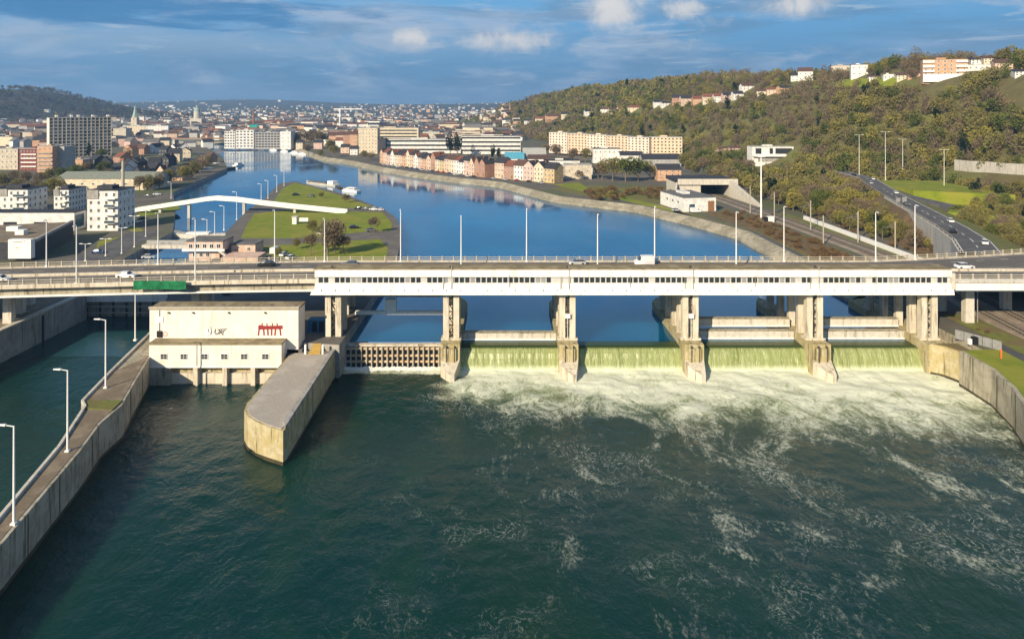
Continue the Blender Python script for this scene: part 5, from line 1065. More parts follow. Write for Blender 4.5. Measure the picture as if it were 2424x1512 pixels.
for px, off, c, kind, lab, flip in ((0, .3, 'white', 'car', 'white car on the viaduct at the left picture edge', 0), (299, .3, 'white', 'car', 'white hatchback on the viaduct above the lock netting', 0), (828, .7, 'grey', 'car', 'dark grey car on the viaduct just left of the barred bay', 1), (1366, .8, 'silver', 'car', 'silver blue car on the viaduct near its middle', 1), (1524, .8, 'white', 'van', 'white van on the viaduct right of its middle', 1), (2282, .5, 'white', 'car', 'white car on the viaduct just past the gate housing', 0), (630, .75, 'black', 'car', 'black car on the viaduct behind the power station roof', 1)):
    x = XD(px, 168); y = near_y(x) + (far_y(x) - near_y(x)) * off
    x = XD(px, y); car(x, y, DK, math.pi if flip else 0, c, lab, kind, 'cars on the viaduct')
# parked cars on the island and elsewhere: image place, heading, colour, words
for px, py, z, yaw, c, kind, lab in ((652, 600, 7, 80, 'white', 'van', 'white lorry-like van parked behind the lock house'), (672, 606, 7, 80, 'white', 'car', 'white car parked beside the white van on the island'), (690, 613, 7, 60, 'white', 'car', 'white car parked nearest the viaduct on the island'), (790, 545, 7, 10, 'silver', 'car', 'silver car under the bare island tree, left one'), (838, 541, 7, 15, 'black', 'car', 'black car at the edge of the main island lawn'), (878, 548, 7, 20, 'grey', 'car', 'dark grey car on the island road near the water'),
                        (762, 556, 7, 5, 'beige', 'car', 'beige car half hidden by the bare island tree'), (848, 496, 7, 170, 'black', 'car', 'black car by the footbridge foot, leftmost of four'), (866, 497, 7, 172, 'grey', 'car', 'grey car by the footbridge foot, second of four'), (884, 498, 7, 172, 'white', 'car', 'white car by the footbridge foot, third of four'), (900, 499, 7, 172, 'silver', 'car', 'silver car by the footbridge foot, rightmost of four'),
                        (700, 463, 7, 20, 'black', 'car', 'black car on the island tip, left'), (735, 466, 7, 160, 'grey', 'car', 'grey car on the island tip, right'), (680, 688, 7, 0, 'white', 'van', 'white van parked in the shade under the viaduct'), (352, 612, 7, 5, 'silver', 'car', 'silver car on the quay just behind the viaduct railing'), (300, 690, 7, 0, 'silver', 'car', 'silver car by the lock gate under the viaduct'), (540, 695, 7, 90, 'blue', 'car', 'blue car under the viaduct behind the station'),
                        (232, 600, 7, 0, 'blue', 'car', 'small blue car in the dark hall yard'), (322, 528, 7, 60, 'white', 'car', 'white car by the corner of the white flats'), (336, 520, 7, 60, 'black', 'car', 'black car by the corner of the white flats'), (352, 466, 7, 0, 'grey', 'car', 'grey car parked before the warehouse end'), (372, 462, 7, 10, 'white', 'car', 'white car parked before the warehouse end'),
                        (1646, 503, 7, 10, 'white', 'van', 'white van at the roller door of the utility shed'), (1684, 498, 7, 5, 'white', 'van', 'white van at the far corner of the utility shed'), (1600, 500, 7, 10, 'silver', 'car', 'silver car left of the utility shed')):
    p = W(px, py, z); car(p.x, p.y, p.z + .06, R(yaw), c, lab, kind, 'parked vehicles')
rc = random.Random(77); dv = (P1 - P0).normalized(); nrm = Vector((-dv.y, dv.x))
for i in range(20):
    p = P0.lerp(P1, (i + .3) / 20) + Vector((dv.y, -dv.x)) * 5.5; c = rc.choice(['white', 'silver', 'grey', 'black', 'blue', 'red'])
    car(p.x, p.y, LAND + .06, math.atan2(dv.y, dv.x), c, f'{c} car parked before the riverside terrace, {ORD[i]} from the hospital end', 'car', 'cars parked along the quay street')
for i in range(5):
    p = Vector((-6, 495)).lerp(Vector((34, 460)), (i + .4) / 5) + Vector((-3.5, -4.5)); c = rc.choice(['white', 'silver', 'grey', 'black', 'red']); car(p.x, p.y, LAND + .06, R(-41), c, f'{c} car parked before the short terrace, {ORD[i]} from the left', 'car', 'cars parked along the quay street')
for i, (f, off, c, flip) in enumerate(((1.5, 2.4, 'black', 0), (2.3, -2.4, 'white', 1), (3.4, 2.2, 'grey', 0), (4.3, -2.3, 'white', 1), (5.2, 2.3, 'silver', 0), (5.9, -2.2, 'white', 1), (.75, -2.4, 'white', 1), (6.4, 2.0, 'black', 0))):
    k = int(f); a, b_ = Vector(RD[k]), Vector(RD[min(k + 1, len(RD) - 1)]); t = (b_ - a).normalized(); p = a.lerp(b_, f - k) + Vector((-t.y, t.x, 0)) * off
    car(p.x, p.y, p.z + .03, math.atan2(t.y, t.x) + (math.pi if flip else 0), c, f'{c} car on the slip road, {ORD[i]} in the loose queue up the slope', 'car', 'cars on the slip road')

# ---- street lamps
def lamp(x, y, z, h, arm, label, group, double=False, yaw=0.0, mt='white_metal'):
    r = root('street_lamp', (x, y, z), label, 'street lamp', group, yaw)
    MB().tube((0, 0, -.2), (0, 0, h), .17, .10, 8).build('pole', mt, r); MB().box(-.3, .3, -.3, .3, -.1, .25).build('base', mt, r)
    for s in ((-1, 1) if double else (-1,)):
        if arm > .1: MB().tube((0, 0, h - .05), (s * arm, 0, h + .1), .07, .06, 6).build('arm', mt, r)
        hd = MB(); hd.add([(s * arm, -.16, h + .04), (s * (arm + 1.1), -.13, h + .1), (s * (arm + 1.1), .13, h + .1), (s * arm, .16, h + .04), (s * arm, -.12, h + .26), (s * (arm + 1.1), -.1, h + .22), (s * (arm + 1.1), .1, h + .22), (s * arm, .12, h + .26)], [(0, 1, 2, 3), (4, 7, 6, 5), (0, 4, 5, 1), (1, 5, 6, 2), (2, 6, 7, 3), (3, 7, 4, 0)]); hd.build('lamp_head', mt, r)
    return r
vl = [(110, 522, 1), (181, 535, 0), (374, 505, 1), (462, 518, 0), (650, 498, 1), (768, 518, 1), (948, 497, 1), (1091, 512, .5), (1246, 495, 1), (1414, 508, .5), (1549, 490, 1), (1742, 503, .5), (1855, 490, 1), (2072, 503, 1), (2165, 487, 1)]
for i, (px, pt, f) in enumerate(vl):
    d = 168
    for _ in range(3): x = XD(px, d); d = near_y(x) + .5 + (far_y(x) - near_y(x) - 1.0) * f
    lamp(XD(px, d), d, 18.1, ZD(pt, d) - 18.1, .25, f'slim white lamp post on the viaduct, {ORD[i]} from the left', 'viaduct lamp posts', yaw=R(90))
for i, (px, pb, pt) in enumerate(((33, 1240, 1008), (160, 1068, 876), (250, 918, 757))):
    p = W(px, pb, 5.95); lamp(p.x, p.y, 5.95, (pb - pt) * p.y / F, 1.0, f'white street lamp with side arm on the dividing wall, {ORD[i]} from the lower left', 'dividing wall lamps')
p = W(320, 805, 5.95); lamp(p.x, p.y, 5.95, 110 * p.y / F, .3, 'thin grey lamp post at the head of the dividing wall', 'dividing wall lamps')
for i, (px, pb, pt, z) in enumerate(((202, 618, 578, 7), (250, 606, 566, 7), (288, 600, 540, 7), (318, 585, 512, 7), (345, 560, 500, 7), (405, 470, 432, 7), (618, 478, 436, 7), (634, 470, 428, 7), (655, 455, 416, 7), (672, 440, 405, 7), (490, 590, 520, 7), (508, 560, 502, 7), (530, 545, 488, 7), (560, 520, 455, 7))):
    p = W(px, pb, z); lamp(p.x, p.y, z, (pb - pt) * p.y / F, .9, f'quayside lamp along the lock channel, {ORD[i]} in the chain of channel lamps', 'lock channel lamps', double=i < 5)
for i, (px, pt) in enumerate(((2033, 320), (2095, 313), (2136, 330), (2234, 355))):
    d = (425, 400, 440, 372)[i]; x = XD(px, d); z = (16, 15.3, 15.5, 15)[i]; lamp(x, d, z, ZD(pt, d) - z, 1.6, f'tall twin-armed road lamp against the wooded slope, {ORD[i]} from the left', 'slip road lamps', True); CLEAR.append((x, d, 5))
for i, (px, pb, pt) in enumerate(((1832, 525, 455), (1918, 545, 475), (1948, 580, 510), (2030, 575, 500), (2118, 590, 525), (1775, 505, 440))):
    p = W(px, pb, 7); r = root('catenary_mast', tuple(p), f'pale railway catenary mast, {ORD[i]} listed along the line past the portal', 'mast', 'catenary masts'); h = (pb - pt) * p.y / F
    MB().box(-.16, .16, -.16, .16, 0, h).build('post', 'rail_beige', r); MB().tube((0, 0, h * .82), (-4.5, 0, h * .78), .07, .05, 6).build('arm', 'steel_grey', r); MB().tube((0, 0, h * .95), (-3.2, 0, h * .79), .04, .04, 6).build('stay', 'steel_grey', r)
p = W(1801, 525, 7); r = root('floodlight_mast', tuple(p), 'tall thick pale mast with a platform head beside the railway', 'mast'); h = ZD(372, p.y) - 7; MB().tube((0, 0, 0), (0, 0, h), .42, .26, 10).build('shaft', 'white_metal', r); MB().box(-1.6, 1.6, -.6, .6, h, h + .5).build('head', 'white_metal', r); MB().box(-1.2, 1.4, -1, 1, 0, 1.2).build('base', 'pale_concrete', r)
p = W(1818, 527, 7); r = root('equipment_cabin', (p.x, p.y, 7), 'small white trackside cabin with black end', 'cabin'); MB().box(0, 2.6, 0, 2, 0, 2.6).build('cabin', 'white_paint', r); MB().box(-1.6, -.005, .1, 1.9, 0, 2.2).build('door_end', 'black_part', r)
p = W(2313, 765, 7); r = root('signal_mast', tuple(p), 'grey railway signal post in the shade of the viaduct', 'mast'); MB().tube((0, 0, 0), (0, 0, 8.0), .11, .09, 8).build('post', 'steel_grey', r); MB().box(-.3, .3, -.2, .2, 7.2, 8.4).build('signal_head', 'steel_grey', r)
p = W(2306, 815, 7); r = root('signal_box', tuple(p), 'small black and white signal cabinet beside the tracks', 'cabinet'); MB().box(-.5, .5, -.5, .5, 0, 1.6).build('cabinet', 'black_part', r); MB().box(-1.3, -.7, -.3, .3, 0, 1.2).build('white_box', 'white_paint', r)
p = W(2369, 848, 7.2); r = root('marker_post', tuple(p), 'small orange marker post in the rough grass', 'post'); mat('orange_paint', (.70, .16, .03), .6); MB().tube((0, 0, 0), (0, 0, 1.7), .17, .15, 8).build('post', 'orange_paint', r); MB().tube((0, 0, 1.71), (0, 0, 1.9), .2, .02, 8).build('cap', 'orange_paint', r)
for i, (px, py) in enumerate(((2140, 470), (2125, 472), (2222, 540), (2232, 538))):
    d = (300, 305, 268, 262)[i]; x = XD(px, d); r = root('road_sign', (x, d, 10.5), f'small grey-backed road sign right of the slip road, {ORD[i]} from the far end', 'sign', 'slip road signs'); h = ZD(py, d) - 10.5; MB().tube((0, 0, 0), (0, 0, h), .09, .09, 6).build('post', 'steel_grey', r); MB().box(-1.0, 1.0, -.06, .0, h - 1.6, h + .6).build('panel', 'steel_grey', r)

# ---- boats
def boat(x, y, yaw, L_, label, kind='cruiser', colr='white_paint'):
    r = root('boat', (x, y, HEAD), label, 'boat', 'boats', yaw); w = L_ * (.16 if kind == 'cruiser' else .08); h = MB()
    loft(h, [(-L_ / 2, w * .8, w * .95, -.4, 1.2), (-L_ * .2, w, w * 1.08, -.5, 1.2), (L_ * .2, w * .9, w * 1.02, -.5, 1.4), (L_ * .42, w * .4, w * .55, -.4, 1.8), (L_ * .5, .05, .12, .2, 2.0)]); h.build('hull', colr, r)
    cb = MB(); loft(cb, [(-L_ * .32, w * .75, w * .66, 1.21, 2.9), (L_ * .1, w * .72, w * .62, 1.3, 2.9), (L_ * .22, w * .6, w * .5, 1.4, 1.7)] if kind == 'cruiser' else [(-L_ * .42, w * .8, w * .75, 1.21, 3.4), (-L_ * .25, w * .8, w * .75, 1.21, 3.4)]); cb.build('cabin', 'white_paint', r)
    MB().box(-L_ * (.3 if kind == 'cruiser' else .41), L_ * (.08 if kind == 'cruiser' else -.26), -w * .74, w * .74, 2.0, 2.5).build('window_band', 'glass_dark', r)
    if kind == 'barge': MB().box(-L_ * .2, L_ * .38, -w * .8, w * .8, 1.25, 1.9).build('hatch', 'roof_grey', r)
    else: MB().tube((-L_ * .05, 0, 2.9), (-L_ * .05, 0, 5), .06, .04, 6).build('mast', 'steel_grey', r)
    return r
p = W(566, 393, HEAD); boat(p.x, p.y, R(75), 14, 'white motor cruiser under way in mid river'); p = W(520, 404, HEAD); boat(p.x, p.y, R(70), 38, 'long dark barge moored against the left quay', 'barge', 'roof_dark')
p = W(803, 458, HEAD); boat(p.x + 5, p.y + 8, R(150), 14, 'white and pink cruiser moored at the island side'); p = W(735, 440, HEAD); boat(p.x + 6, p.y + 6, R(142), 34, 'pale barge moored along the island tip', 'barge', 'pale_concrete')
for k, px in enumerate((650, 676, 700, 718)): p = W(px, 357 + k * 3, HEAD); boat(p.x, p.y - 4, R(-40), 13, f'small white boat moored by the far waterside, {ORD[k]} from the left')
p = W(500, 394, HEAD); boat(p.x + 4, p.y + 6, R(72), 16, 'small white houseboat moored behind the dark barge')

# ---- trees
def twig_mesh(name, seed, Rr, H, z0, n, size, mt, spread=1.0, up=.5, aspect=.45, lobes=7):
    r = np.random.default_rng(seed); c = []
    cen = r.normal(size=(lobes, 3)); cen /= np.linalg.norm(cen, axis=1)[:, None]; cen *= r.uniform(.25, .62, (lobes, 1)); rad = r.uniform(.32, .52, lobes)
    k = r.integers(0, lobes, n); d = r.normal(size=(n, 3)); d /= np.linalg.norm(d, axis=1)[:, None]; rr_ = r.uniform(.35, 1, (n, 1)) ** .5
    p = cen[k] + d * rr_ * rad[k][:, None]
    p = p * np.array([Rr, Rr, H / 2]) + np.array([0, 0, z0 + H / 2])
    ax = d * spread + r.normal(size=(n, 3)) * .6 + np.array([0, 0, up]); ax /= np.linalg.norm(ax, axis=1)[:, None]
    sd = np.cross(ax, r.normal(size=(n, 3))); sd /= np.linalg.norm(sd, axis=1)[:, None]
    L_ = size * r.uniform(.6, 1.35, (n, 1)); Wd = L_ * aspect
    v = np.stack([p - ax * L_ / 2 - sd * Wd * .3, p - sd * Wd * .6 + ax * L_ * .1, p + ax * L_ / 2, p + sd * Wd * .6], 1).reshape(-1, 3)
    return v, np.arange(n * 4).reshape(n, 4)
def mesh_np(name, v, f, mts, mi=None):
    me = bpy.data.meshes.new(name); me.vertices.add(len(v)); me.vertices.foreach_set('co', np.ascontiguousarray(v, np.float32).ravel()); me.loops.add(f.size); me.loops.foreach_set('vertex_index', np.ascontiguousarray(f, np.int32).ravel()); me.polygons.add(len(f)); me.polygons.foreach_set('loop_start', np.arange(len(f), dtype=np.int32) * f.shape[1])
    for q in mts: me.materials.append(MATS[q])
    if mi is not None: me.polygons.foreach_set('material_index', np.ascontiguousarray(mi, np.int32))
    me.update(calc_edges=True); return me
def trunk_mesh(seed, Rr, H, z0, tr):
    r = random.Random(seed); m = MB(); top = z0 + H * .55
    m.tube((0, 0, -1.5), (0, 0, z0 + .6), tr, tr * .75, 7); m.tube((0, 0, z0 + .6), (r.uniform(-.3, .3), r.uniform(-.3, .3), top), tr * .75, tr * .25, 6)
    for k in range(8):
        a = r.uniform(0, 6.28); b = z0 + H * r.uniform(.02, .4); e = Rr * r.uniform(.5, .85); p1 = (e * math.cos(a), e * math.sin(a), b + H * r.uniform(.18, .42)); m.tube((0, 0, b), p1, tr * .4, tr * .1, 5)
        q = (p1[0] * .6, p1[1] * .6, b + (p1[2] - b) * .6); m.tube(q, (q[0] + r.uniform(-1.5, 1.5), q[1] + r.uniform(-1.5, 1.5), q[2] + H * .25), tr * .2, tr * .05, 4)
    return m.mesh('trunk', ['bark'])
KINDS = {}
def kind(key, mt, n, Rr, H, z0, cnt, size, words, **k):
    KINDS[key] = []
    for i in range(n):
        v, f = twig_mesh(key, hash((key, i)) % 9999 if False else sum(map(ord, key)) * 31 + i, Rr * (1 + .12 * (i % 3 - 1)), H, z0, cnt, size, mt, **k)
        KINDS[key].append((mesh_np('crown', v, f, [mt]), trunk_mesh(i * 7 + len(key), Rr, H, z0, .028 * (H + z0)), words))
kind('olive', 'leaf_olive', 4, 5.2, 9.5, 1.0, 2000, .62, 'olive budding')
kind('yellow', 'leaf_yellow', 3, 4.8, 9.0, .9, 1900, .60, 'yellow-green budding')
kind('brown', 'leaf_brown', 4, 5.2, 9.8, 1.4, 1900, .75, 'bare brown', up=.8, aspect=.26)
kind('green', 'leaf_green', 3, 4.8, 9.3, .8, 1900, .64, 'green leafy')
kind('conifer', 'leaf_dark', 2, 2.6, 10.5, 1.0, 800, .8, 'dark evergreen', lobes=9)
kind('russet', 'leaf_russet', 2, 2.6, 3.0, .2, 360, .6, 'russet', up=.9, aspect=.3)
kind('shrub', 'leaf_olive', 2, 2.4, 2.8, .2, 380, .6, 'olive', up=.7)
NTREE = [0]
def tree(x, y, z, key, s, label, group, name='tree', cat='tree', sz=None):
    v = KINDS[key][random.randrange(len(KINDS[key]))]; r = root(name, (x, y, z), label, cat, group, random.uniform(0, 6.28)); r.scale = (s, s, (sz or s)); put('trunk', v[1], r); put('crown', v[0], r); NTREE[0] += 1; return r
def tpx(px, py, key, hpx, label, group, z=LAND, name='tree', cat='tree'):
    p = W(px, py, z); H0 = {'olive': 10.5, 'yellow': 9.8, 'brown': 11.2, 'green': 10, 'conifer': 11.5, 'russet': 3.2, 'shrub': 3}[key]; return tree(p.x, p.y, p.z, key, hpx * p.y / F / H0, label, group, name, cat)
# island
for px, py, k, h, l in ((792, 600, 'brown', 52, 'bare tree squeezed right of the large bare island tree'), (775, 606, 'brown', 104, 'large bare brown tree in the middle of the island front lawn'), (735, 604, 'brown', 60, 'bare bushy tree left of the large bare island tree'), (812, 602, 'brown', 56, 'smaller bare tree right of the large island tree'), (886, 552, 'brown', 46, 'round bare tree near the right shore of the island'), (742, 556, 'olive', 40, 'olive tree beside the white kiosk'), (700, 590, 'olive', 30, 'low olive tree behind the white parked van'), (818, 480, 'brown', 26, 'thin bare tree by the moored cruiser'), (760, 470, 'olive', 18, 'small olive tree on the island tip'), (660, 606, 'shrub', 20, 'low hedge clump beside the lock house'), (806, 452, 'russet', 14, 'reddish shrub above the moored cruiser')):
    tpx(px, py, k, h, l, 'island trees')
# left bank
lt = [(20, 470, 'brown'), (40, 462, 'olive'), (60, 468, 'brown'), (84, 462, 'brown'), (104, 470, 'olive'), (124, 462, 'yellow'), (140, 456, 'olive'), (8, 448, 'olive'), (30, 440, 'brown'), (56, 442, 'russet'), (90, 444, 'brown'), (112, 436, 'olive'), (150, 436, 'green'), (176, 424, 'green'), (205, 420, 'brown'), (240, 416, 'green'), (170, 492, 'green'), (186, 486, 'green'), (196, 492, 'conifer'), (160, 488, 'brown'), (258, 438, 'brown'), (330, 452, 'brown'), (352, 452, 'olive'), (378, 448, 'brown'), (400, 440, 'olive'), (432, 432, 'yellow'), (456, 420, 'olive'), (474, 410, 'brown'), (490, 398, 'olive'), (300, 380, 'brown'), (240, 378, 'green'), (210, 374, 'conifer')]
for i, (px, py, k) in enumerate(lt):
    if k == 'russet': k = 'brown'
    tpx(px, py, k, {'conifer': 50}.get(k, 44) * (1 if py > 400 else .75), f'{KINDS[k][0][2]} tree, {ORD[i] if i < 30 else ["second to last", "last"][i - 30]} in count of the left bank trees', 'left bank trees')
# right bank and round the halls
rtl = [(1065, 366, 'conifer', 46), (1082, 368, 'conifer', 52), (1165, 378, 'conifer', 36), (1180, 380, 'conifer', 30), (1060, 360, 'yellow', 20), (1290, 372, 'brown', 34), (1320, 378, 'brown', 40), (1355, 384, 'brown', 36), (1385, 384, 'olive', 34), (1425, 425, 'brown', 46), (1450, 428, 'olive', 56), (1480, 430, 'green', 58), (1510, 428, 'green', 52), (1538, 424, 'olive', 44), (1415, 420, 'brown', 36), (1370, 425, 'brown', 24), (1640, 420, 'olive', 46), (1665, 418, 'brown', 50), (1690, 415, 'olive', 52), (1718, 416, 'yellow', 44), (1742, 420, 'brown', 48), (1770, 416, 'brown', 42), (1620, 400, 'olive', 44), (1655, 392, 'green', 46), (720, 350, 'brown', 48), (742, 350, 'brown', 46), (762, 348, 'brown', 40), (700, 350, 'olive', 34), (778, 358, 'olive', 30), (790, 370, 'olive', 26), (760, 372, 'shrub', 16), (730, 366, 'brown', 28), (860, 378, 'olive', 22), (878, 380, 'brown', 20)]
for i, (px, py, k, h) in enumerate(rtl):
    tpx(px, py, k, h * 1.1, f'{KINDS[k][0][2]} {"conifer" if k == "conifer" else "tree"}, {ORD[i % 30] if i < 30 else ORD[i - 30] + " from last"} among the {"hospital and hall trees" if px < 1400 and px > 850 else "river bend waterside" if px < 900 else "trees by the brick house"}', f'right bank {k} trees', LAND + .5)
# russet scrub on the railway bank, bushes by the portal
sc_ = []
for i in range(150):
    y = random.uniform(186, 326); x = random.uniform(103.5, 116.5) if y < 318 else random.uniform(98, 112); sc_.append((x, y, 'russet', random.uniform(.35, .8)))
for i in range(60): y = random.uniform(372, 418); x = random.uniform(48, 96); sc_.append((x, y, random.choice(['russet', 'russet', 'shrub']), random.uniform(.8, 1.5)))
for i in range(22): y = random.uniform(240, 345); x = random.uniform(137.5, 150); sc_.append((x, y, random.choice(['russet', 'russet', 'shrub']), random.uniform(.6, 1.1)))
for i in range(16): y = random.uniform(90, 165); x = random.uniform(104.8, 108.4); sc_.append((x, y, random.choice(['russet', 'shrub']), random.uniform(.2, .4)))
for x, y, k, s in sc_:
    if k == 'brown': s *= .45
    zn = 'by the rails below the dam' if y < 170 else 'between river path and railway' if x < 118 and y < 330 else 'before the white utility shed' if x < 100 else 'beside the low white trackside wall'
    zn += {'by the rails below the dam': ''}.get(zn, ', far end' if y > 300 else ', middle' if y > 240 else ', end nearest the viaduct')
    tree(x, y, LAND + .1, k, s, f'{"tall" if s > .8 else "low"} {KINDS[k][0][2]} shrub {zn}', f'{k} shrubs {zn}', 'shrub', 'shrub')
# wooded slope: every tree has its own place on the ground; the nearest stand as single trees, the rest as one wood
def free(x, y, z, pad=0):
    for cx, cy_, cr in CLEAR:
        if (x - cx) ** 2 + (y - cy_) ** 2 < (cr + pad) ** 2: return False
    return True
rd_pts = [Vector(RD[k]).lerp(Vector(RD[k + 1]), t) for k in range(len(RD) - 1) for t in (0, .25, .5, .75)]
cand = []
for yy in np.arange(222, 1960, 5.8):
    st = 5.8 if yy < 560 else 8.0
    if yy >= 560 and int((yy - 222) / 5.8) % 4 == 3: continue
    f0, t0 = np.interp(yy, _fy, _ff), np.interp(yy, _fy, _ft)
    for xx in np.arange(max(f0 - 100, 138) if yy < 470 else f0 - 6, t0 + 90, st):
        x, y = xx + random.uniform(-2.8, 2.8), yy + random.uniform(-2.8, 2.8); z = float(land(x, y)); p = PX((x, y, z + 6))
        if p[0] > 2560 or p[0] < 1000 or y < 230: continue
        if y < 420 and x < np.interp(y, [200, 300, 345, 420], [150, 140, 136, 138]): continue
        if 90 < x < 140 and 330 < y < 430: continue
        rdd = min((x - q.x) ** 2 + (y - q.y) ** 2 for q in rd_pts) if y < 470 else 999
        if rdd < (7.5 if x < np.interp(y, [q[1] for q in RD], [q[0] for q in RD]) else 11) ** 2: continue
        if y < 470:
            q = min(rd_pts, key=lambda q: abs(q.y - y)); 
            if x > q.x and 300 < y < 404 and x - q.x < 42 - .0 * y and x < 249: continue          # lawn right of the road
            if x > q.x and x - q.x < 16: continue
            z = max(z, 9.0 if x > q.x and y < 330 else z)
        if not free(x, y, z): continue
        cand.append((y, x, z))
cand.sort()
def pick(x, y, u):
    n = math.sin(x * .023 + 1) + math.sin(y * .017 + x * .011) + math.sin(x * .05 - y * .04)
    low = y < 430 and x < np.interp(y, _fy, _ff) + 40
    w = ['yellow', 'olive', 'olive', 'green', 'brown'] if low else (['brown', 'brown', 'brown', 'olive', 'brown'] if n > 1.0 else ['olive', 'green', 'olive', 'yellow', 'brown', 'green'] if n < -.4 else ['olive', 'brown', 'olive', 'brown', 'green', 'yellow'])
    k = w[int(u * len(w))]
    return 'conifer' if (u * 97) % 1 < .025 else k
near, rest = cand[:270], cand[270:]
for y, x, z in near:
    k = pick(x, y, random.random()); s = random.uniform(.66, 1.22)
    if x < 250 and y < 330: s *= .72
    pxx = PX((x, y, z))[0]; side = 'between railway and slip road' if x < np.interp(y, [q[1] for q in RD], [q[0] for q in RD]) else 'in the roadside thicket' if z < 20 else 'on the wooded slope'
    side += (', far part' if y > 330 else ', near part') if 'between' in side else ' at the right edge' if pxx > 2330 else ' under the ridge apartments' if pxx > 2200 else ' left of the ridge apartments'
    tree(x, y, z - .2, k, s, f'{"tall" if s > 1 else "smaller" if s < .85 else "middling"} {KINDS[k][0][2]} {"conifer" if k == "conifer" else "tree"} {side}', f'{k} trees {side}', sz=s * random.uniform(.9, 1.15))
def wood(name, pts, label, per, size, Rr, H, brown='leaf_brown'):
    order = ['olive', 'yellow', 'brown', 'green', 'conifer']; mts = ['leaf_olive', 'leaf_yellow', brown, 'leaf_green', 'leaf_dark']; base = {}
    for k in order:
        base[k] = [twig_mesh(k, 900 + i + sum(map(ord, k)), Rr * (.62 if k == 'conifer' else 1), H * (1.15 if k == 'conifer' else 1), .6, per, size, None, up=.8 if k == 'brown' else .5, aspect=.34 if k == 'brown' else .5)[0] for i in range(3)]
    V, M = [], []
    for y, x, z in pts:
        k = pick(x, y, random.random()); s = random.choice([random.uniform(.6, .9), random.uniform(.8, 1.1), random.uniform(1.0, 1.4)]); a = random.uniform(0, 6.28); b = base[k][random.randrange(3)]; ca, sa = math.cos(a), math.sin(a)
        V.append(np.stack([(b[:, 0] * ca - b[:, 1] * sa) * s + x, (b[:, 0] * sa + b[:, 1] * ca) * s + y, b[:, 2] * s * random.uniform(.9, 1.2) + z - .3], 1)); M.append(np.full(len(b) // 4, order.index(k)))
    v = np.concatenate(V).astype(np.float32); f = np.arange(len(v)).reshape(-1, 4); tag(put(name, mesh_np(name, v, f, mts, np.concatenate(M))), label, 'wood', kind='stuff')
mid_, far_ = [c for c in rest if c[0] < 900], [c for c in rest if c[0] >= 900]
wood('hillside_wood', mid_, 'olive and brown wood covering the long right-hand hillside', 330, 1.0, 5.2, 10.5)
wood('far_hill_wood', far_, 'wood on the far tail of the right-hand hill', 100, 2.0, 5.6, 10.5)
# single trees on the skyline
for px, py, k, h, l in ((2388, 160, 'olive', 62, 'tall dark tree on the skyline at far right'), (2350, 158, 'brown', 40, 'bare skyline tree left of the tallest one'), (2325, 160, 'brown', 34, 'bare skyline tree right of the ridge apartments'), (1950, 186, 'conifer', 28, 'pointed dark tree on the ridge left of the modern houses'), (1932, 186, 'brown', 26, 'bare tree on the ridge beside the pointed one'), (2064, 186, 'brown', 30, 'bare tree on the ridge right of the modern houses'), (2084, 190, 'conifer', 24, 'small pointed tree left of the low bungalow'), (2168, 192, 'brown', 30, 'brown tree left of the ridge apartments')):
    p = hit(px, py, 260); H0 = {'olive': 10.5, 'brown': 11.2, 'conifer': 11.5}[k]; tree(p.x, p.y + 4, float(land(p.x, p.y + 4)), k, h * p.y / F / H0, l, 'ridge trees')
g_ = [hit(q, w_) for q, w_ in ((1960, 190), (2100, 192), (2090, 208), (1930, 212))]

# ---- the distant town: gabled houses, the nearest as single houses, the rest as one mass
def river_free(x, y):
    c = np.interp(x, [-1100, -470, -330, -262, -184], [1125, 1010, 935, 850, 690]); 
    if x < -150 and abs(y - c) < 75: return False
    return x < 30 or y > 2000
td = []; ru = random.Random(31)
for yy in np.arange(880, 1750, 19):
    for xx in np.arange(-1.02 * yy, 60, 21):
        x, y = xx + ru.uniform(-6, 6), yy + ru.uniform(-5, 5); p = PX((x, y, 8))
        if p[0] < -40 or ru.random() < .30 or not river_free(x, y): continue
        if y < 1000 and (-360 < x < -250 or (-175 < x < 30)) : continue
        td.append((y, x))
td.sort()
tcols = ['cream', 'peach', 'white', 'white', 'orange', 'grey', 'sand', 'pink', 'white', 'cream', 'sand']
def townzone(x, y):
    q = PX((x, y, 8))[0]; d = 'front row' if y < 960 else 'deeper in' if y < 1060 else 'far back'
    return ('left of the tower block' if q < 125 else 'right behind the tower block' if q < 300 else 'below the domed church' if q < 520 else 'behind the white waterside offices' if q < 700 else 'under the tower crane' if q < 850 else 'behind the cream hospital') + ', ' + d
for y, x in td[:170]:
    c = ru.choice(tcols); big = ru.random() < .12; w = ru.uniform(22, 40) if big else ru.uniform(8, 15)
    building(x, y, float(land(x, y)) - .3, w, ru.uniform(9, 13), ru.uniform(9, 15) if big else ru.uniform(5.5, 9.5), c, 'flat' if big else 'gable', ru.uniform(3, 5), ru.choice(['slate', 'slate', 'slate', 'browntile', 'greyroof', 'greyroof', 'tile']), yaw=R(ru.uniform(-40, 40)), chimney=False,
             label=f'{"long flat-roofed" if big else "small gabled"} {c} house {townzone(x, y)}', group=f'{c} houses of the distant town')
